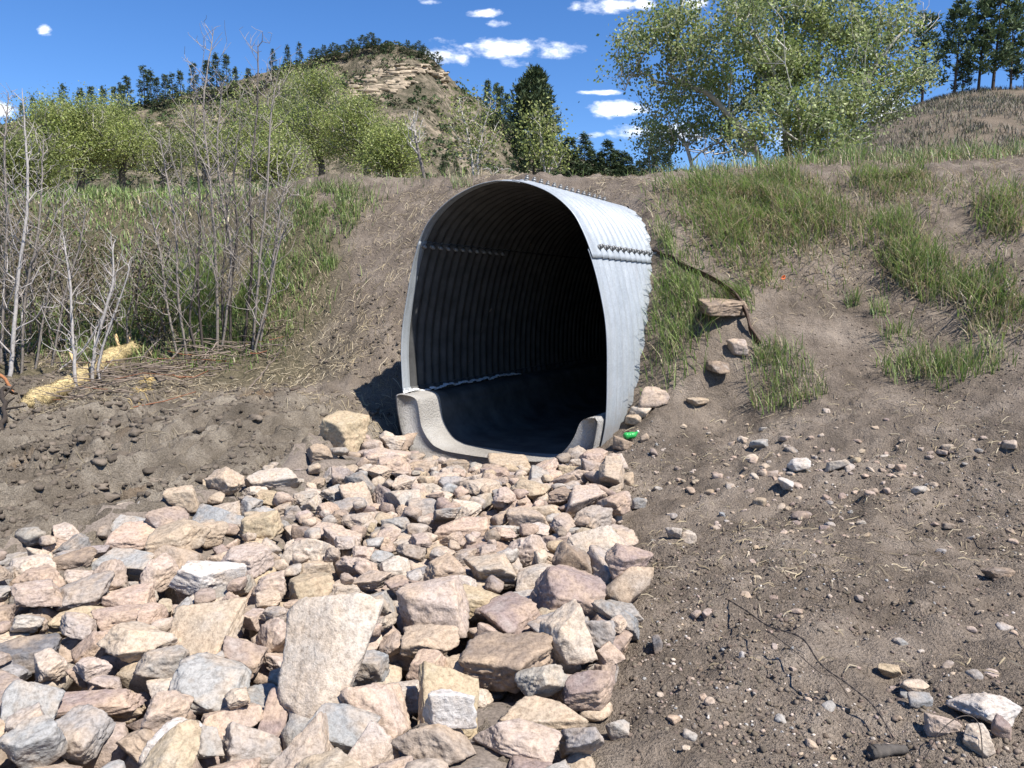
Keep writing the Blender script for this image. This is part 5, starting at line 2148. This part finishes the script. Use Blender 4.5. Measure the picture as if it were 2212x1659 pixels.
for i, (u, v) in enumerate([(1213, 312), (1232, 302), (1263, 295), (1278, 330), (1293, 332), (1312, 309), (1324, 328), (1338, 330), (1348, 333), (1359, 342), (1378, 349), (1395, 345), (1418, 340), (1440, 335)]):
    conifer('fir', u, v, 410, 140, '%s dark conifer from the left in the row right of the big pine' % ORD[i], 'conifers behind the crest', wide=1.5)
for i, (u, v) in enumerate([(960, 335), (985, 350), (1005, 362)]):
    conifer('fir', u, v, 400, 120, '%s small dark conifer from the left at the hill foot above the pipe' % ORD[i], 'small conifers at the hill foot', wide=1.3)
for i, (u, v, vb, w) in enumerate([(1990, 49, 256, 1.1), (2059, 24, 236, 1.1), (2077, 133, 232, 1.3), (2110, 12, 224, 1.1), (2142, -20, 216, 1.1), (2180, 22, 218, 1.0), (2210, 57, 214, 1.1)]):
    conifer('pine', u, v, vb + 14, 66, '%s tall ponderosa pine from the left on the hillside crest at right' % ORD[i], 'ponderosa pines at right', 'pine_tree', wide=w * .95)

# ------------------------------------------------------------------ small things
# rusty rim of an older pipe
M_RUST = plain('rusty_steel', (.085, .058, .044), .85, .2, .5, 25, .5)


def sweep(path, w, t, up=UP):
    path = np.asarray(path)
    d = np.gradient(path, axis=0)
    d /= np.linalg.norm(d, axis=1)[:, None]
    s = np.cross(d, up)
    s /= np.linalg.norm(s, axis=1)[:, None]
    n = np.cross(s, d)
    prof = np.array([(-t, -w), (t, -w), (t, w * .6), (t * 4, w * .75), (t * 4, w), (-t, w)])
    V = (path[:, None] + prof[None, :, :1] * s[:, None] + prof[None, :, 1:] * n[:, None]).reshape(-1, 3)
    k = len(prof)
    i = np.arange(len(path) - 1)[:, None] * k
    j = np.arange(k)[None]
    q = np.stack([i + j, i + (j + 1) % k, i + k + (j + 1) % k, i + k + j], -1).reshape(-1, 4)
    e = (len(path) - 1) * k
    return V, [q, np.array([[0, 1, 2, 5], [e + 5, e + 2, e + 1, e]]), np.array([[2, 3, 4, 5], [e + 5, e + 4, e + 3, e + 2]])]


apts = [(1408, 549, 9.5), (1470, 572, 9.15), (1535, 600, 8.75), (1585, 634, 8.45), (1612, 676, 8.25), (1622, 712, 8.1), (1641, 744, 8.0)]
path = smoothpath([at(u, v, ground_point(u, v + lift_px)[1]) for (u, v, _), lift_px in zip(apts, (2, 14, 26, 34, 34, 22, 4))], 40)
ground_z = height(path[:, 0], path[:, 1])
path[:, 2] = np.clip(path[:, 2], ground_z + .005, ground_z + .30)
V, Fq = sweep(path, .028, .005)
org = path[20]
obj('rusted_arch', mesh_np('rusted_arch', V - org, Fq, M_RUST), None, 'bent rusty steel strip arching out of the grass right of the pipe', 'metal strip', loc=org)

# crumpled green bottle
M_GREEN = plain('green_plastic', (.03, .30, .07), .25, 0, .3, 60, .4)
p = ground_point(1362, 952)
p[2] = gz(p[0], p[1]) + .05
root = empty('plastic_bottle', p, 'crumpled bright green plastic bottle at the right foot of the pipe', 'bottle')
mb = MB()
prof = [(0, .012), (.008, .030), (.03, .036), (.05, .031), (.07, .036), (.10, .033), (.12, .018), (.135, .011), (.15, .011)]
pth = np.array([[a - .07, .012 * math.sin(a * 40), .01 * math.cos(a * 33)] for a, r in prof])
tube(mb, pth, [r for a, r in prof], 9)
me = mb.mesh('bottle_body', M_GREEN)
for v in me.vertices:
    v.co += Vector(rng.normal(0, .003, 3))
obj('bottle_body', me, root)
mb = MB()
tube(mb, [[.08, 0, 0], [.098, 0, 0]], .013, 10)
obj('cap', mb.mesh('cap', plain('cap', (.5, .5, .46), .5, 0, .1)), root)
root.rotation_euler = (.2, -.3, .5)

# scrap of orange flagging tape
p = ground_point(1688, 606)
path = np.array([[0, 0, 0], [.02, 0, .03], [.045, .005, .05], [.06, 0, .03], [.05, -.01, .0], [.02, -.02, -.01], [-.02, -.02, .0]]) * 1.1
V, Fq = sweep(smoothpath(path * .6, 20), .007, .0008)
obj('flagging_tape', mesh_np('tape', V, Fq, plain('orange_tape', (.75, .13, .02), .5, 0, .15)), None, 'scrap of orange flagging tape on the slope right of the pipe', 'tape', loc=(p[0], p[1], gz(p[0], p[1]) + .03))

# straw wattle and its stakes
M_STRAW = plain('straw', (.42, .33, .17), .9, 0, .5, 45, .9)
wp = [ground_point(u, v) for u, v in [(55, 892), (110, 866), (170, 838), (215, 806), (255, 782), (295, 768)]]
wp = smoothpath([p + np.array([0, 0, .09]) for p in wp], 60)
rad = .12 * (1 + .14 * np.sin(np.linspace(0, 19, 60)) + rng.normal(0, .03, 60))
rad[:8] *= np.linspace(.45, 1, 8)
mb = MB()
tube(mb, wp, rad, 18)
Vw = np.concatenate(mb.V)
Vw += (0.018 * fbm(Vw * 22, 3, .6, seed=5))[:, None] * rng.normal(0, 1, (len(Vw), 3)) * .6
mb.V = [Vw]
org = wp[30].copy()
root = empty('straw_wattle', org, 'golden straw erosion roll lying behind the white barked saplings', 'straw roll')
obj('straw_body', mb.mesh('straw', M_STRAW, True, org), root)
n = 6000
k = rng.integers(0, 60, n)
dv = rng.normal(0, 1, (n, 3))
dv /= np.linalg.norm(dv, axis=1)[:, None]
c = wp[k] + dv * rad[k][:, None] * 1.0
tg = rng.normal(0, 1, (n, 3))
tg -= (tg * dv).sum(1)[:, None] * dv * .8
tg /= np.linalg.norm(tg, axis=1)[:, None]
sd = np.cross(tg, dv)
L = rng.uniform(.02, .055, n)[:, None]
V = np.stack([c - tg * L - sd * .0022, c - tg * L + sd * .0022, c + tg * L + sd * .0022 + dv * .008, c + tg * L - sd * .0022 + dv * .008], 1).reshape(-1, 3) - org
C = np.repeat(np.array((.46, .365, .19))[None] * rng.uniform(.5, 1.3, (n, 1)), 4, 0)
obj('loose_straw', mesh_np('loose_straw', V, np.arange(4 * n).reshape(-1, 4), M_DRYSTRAW, C), root)
M_WOOD = plain('stake_wood', (.60, .42, .21), .8, 0, .2, 14, .3)
for (u, v, hh, dx, lab) in [(262, 768, .30, -.10, 'left of two short wooden stakes at the far end of the straw roll'), (273, 768, .30, .03, 'right of two short wooden stakes at the far end of the straw roll'),
                            (170, 815, .34, -.12, 'wooden stake poking up behind the left white barked sapling')]:
    p = ground_point(u, v)
    a, b = p + np.array([0, .05, -.05]), p + np.array([dx, .05, hh])
    mb = MB()
    tube(mb, [a, (a + b) / 2, b], .026, 4)
    obj('wooden_stake', mb.mesh('stake', M_WOOD, False, p), None, lab, 'stake', 'wooden stakes at the straw roll', loc=p)

# branches, sticks and the log
def stick(name, label, pts, r, c, cat='stick', twigs=0, group='sticks and dead branches'):
    P = smoothpath(pts, 16)
    sl = np.linalg.norm(P[1] - P[0])
    P[1:-1] += rng.normal(0, min(r * .6, sl * .18), (14, 3))
    mb = MB()
    tube(mb, P, np.linspace(r, r * .55, 16) * (1 + rng.normal(0, .06, 16)), 7, np.array(c))
    for _ in range(twigs):
        i = int(rng.integers(4, 14))
        e = P[i] + rng.normal(0, .12, 3) + np.array([0, 0, .08])
        tube(mb, [P[i], (P[i] + e) / 2, e], [r * .5, r * .4, r * .25], 4, np.array(c), cap=False)
    org = P[0]
    obj(name, mb.mesh(name, M_BARK, True, org), None, label, cat, group, loc=org)


def gp(u, v, dz=0.0):
    p = ground_point(u, v)
    return np.array([p[0], p[1], gz(p[0], p[1]) + dz])


def lift(u0, v0, u1, v1, extra=0.0, mid=0.0):
    """a stick from the ground at one pixel up to a tip seen at another"""
    a = gp(u0, v0, -.02)
    b = at(u1, v1, a[1] + extra)
    return [a, (a + b) / 2 + np.array([0, 0, mid]), b]


stick('dead_branch', 'thick dead branch leaning up right at the foot of the bare saplings', lift(350, 790, 430, 712, .35), .022, (.20, .165, .135), twigs=4)
stick('dead_branch', 'thin crooked stick leaning up out of the dirt slope left of the pipe', lift(535, 845, 600, 768, .25, .01), .012, (.22, .175, .14), twigs=2)
stick('dead_branch', 'short dark stick lying in the dirt just left of the pipe shadow', [gp(628, 880, .02), gp(640, 873, .03), gp(648, 865, .08)], .012, (.10, .075, .06))
stick('dead_branch', 'broken stick with torn bark right of the leaning dead branch', lift(425, 800, 470, 740, .3), .016, (.25, .20, .165), twigs=3)
stick('dead_branch', 'dark rootlike branch curling up at the left edge of the mud', [gp(5, 960, 0), gp(15, 945, .12), gp(10, 905, .25), gp(38, 880, .3)], .028, (.05, .04, .033), twigs=3)
stick('dead_branch', 'orange peeled branch end at the left edge above the mud', [gp(-20, 868, .12), gp(15, 872, .10), gp(40, 880, .07)], .026, (.30, .13, .06))
stick('dead_branch', 'pale thin stick lying level in front of the straw roll', [gp(30, 885, .05), gp(70, 882, .07), gp(95, 880, .08)], .012, (.26, .20, .16))
stick('dead_branch', 'small twig stub standing among the riprap edge by the mud', [gp(95, 1165, 0), gp(112, 1150, .04), gp(122, 1135, .1)], .012, (.12, .095, .075))
stick('dead_branch', 'pale twig lying on the dirt high on the right slope', [gp(1872, 478, .02), gp(1895, 470, .03), gp(1918, 462, .02)], .010, (.38, .32, .24))
p0, p1 = gp(1881, 1632, .018), gp(1957, 1624, .02)
stick('log', 'short dark weathered log piece lying at the bottom right', [p0, (p0 + p1) / 2, p1], .026, (.085, .075, .066), 'log', group=None)

# brush and twigs heaped at the foot of the saplings
mb = MB()
for _ in range(240):
    u, v = rng.uniform(150, 590), 0
    v = np.interp(u, [150, 300, 420, 590], [860, 850, 800, 735]) + rng.normal(0, 22)
    g0 = gp(u, v, rng.uniform(0, .14))
    a = rng.normal(.4, .7)
    L = rng.uniform(.15, .75)
    d = np.array([math.cos(a), math.sin(a), rng.uniform(-.15, .5)]) * L * rng.choice([-1, 1])
    d[2] = abs(d[2]) * .6 - .02
    c = np.array((.22, .175, .14)) * rng.uniform(.45, 1.2)
    if rng.random() < .05:
        c = np.array((.25, .11, .06))
    tube(mb, [g0, g0 + d * .5 + rng.normal(0, .03, 3), g0 + d], np.array([1, .85, .6]) * rng.uniform(.003, .010), 4, c, cap=False)
obj('brush_pile', mb.mesh('brush_pile', M_TWIG), None, 'heap of dead brown twigs at the foot of the bare saplings', 'brush', kind='stuff')
V, Q, C = litter(1800, lambda n: sample_poly(poly_xy([(20, 900), (160, 850), (330, 800), (560, 720), (620, 740), (480, 850), (250, 900), (60, 940)]), n), .08, .4, .004, DRYS * .6)
obj('twig_litter', mesh_np('twig_litter', V, Q, M_DRYSTRAW, C), None, 'mat of dead twigs and leaves under the thicket', 'litter', kind='stuff')
V, Q, C = litter(500, lambda n: sample_poly(poly_xy([(270, 890), (310, 850), (335, 845), (325, 865), (290, 900)]), n), .04, .12, .004, np.array([(.55, .41, .18), (.5, .36, .15)]))
obj('straw_scatter', mesh_np('straw_scatter', V, Q, M_DRYSTRAW, C), None, 'patch of spilled golden straw in the mud near the saplings', 'straw', kind='stuff')

# twisted wire
M_WIRE = plain('wire', (.085, .07, .06), .6, .4, .2)


def wire(label, uvh, r=.0022, twist=True):
    P = smoothpath([gp(u, v + 0, h) for u, v, h in uvh], 160)
    mb = MB()
    d = np.gradient(P, axis=0)
    d /= np.linalg.norm(d, axis=1)[:, None]
    s = np.cross(d, UP)
    s /= np.linalg.norm(s, axis=1)[:, None]
    n = np.cross(s, d)
    ph = np.linspace(0, 75, 160)[:, None]
    for k in ((0, math.pi) if twist else (0,)):
        o = (np.cos(ph + k) * s + np.sin(ph + k) * n) * (r * .9 if twist else 0)
        tube(mb, P + o, r, 5)
    org = P[0]
    obj('wire', mb.mesh('wire', M_WIRE, True, org), None, label, 'wire', 'twisted wire on the dirt', loc=org)


wire('long twisted wire arching over the bare dirt at lower right', [(1570, 1300, .0), (1610, 1350, .08), (1657, 1420, .13), (1727, 1450, .15), (1770, 1515, .13), (1830, 1540, .10), (1885, 1565, .08), (1932, 1600, .02)])
wire('second thin wire crossing the long twisted one', [(1650, 1430, .14), (1702, 1475, .13), (1767, 1516, .11), (1800, 1520, .06), (1835, 1512, .0)], .0018, False)
wire('thin bent wire over the stones in the bottom right corner', [(1995, 1640, .0), (2030, 1630, .09), (2075, 1620, .11), (2110, 1625, .10), (2125, 1655, .0)], .0018, False)
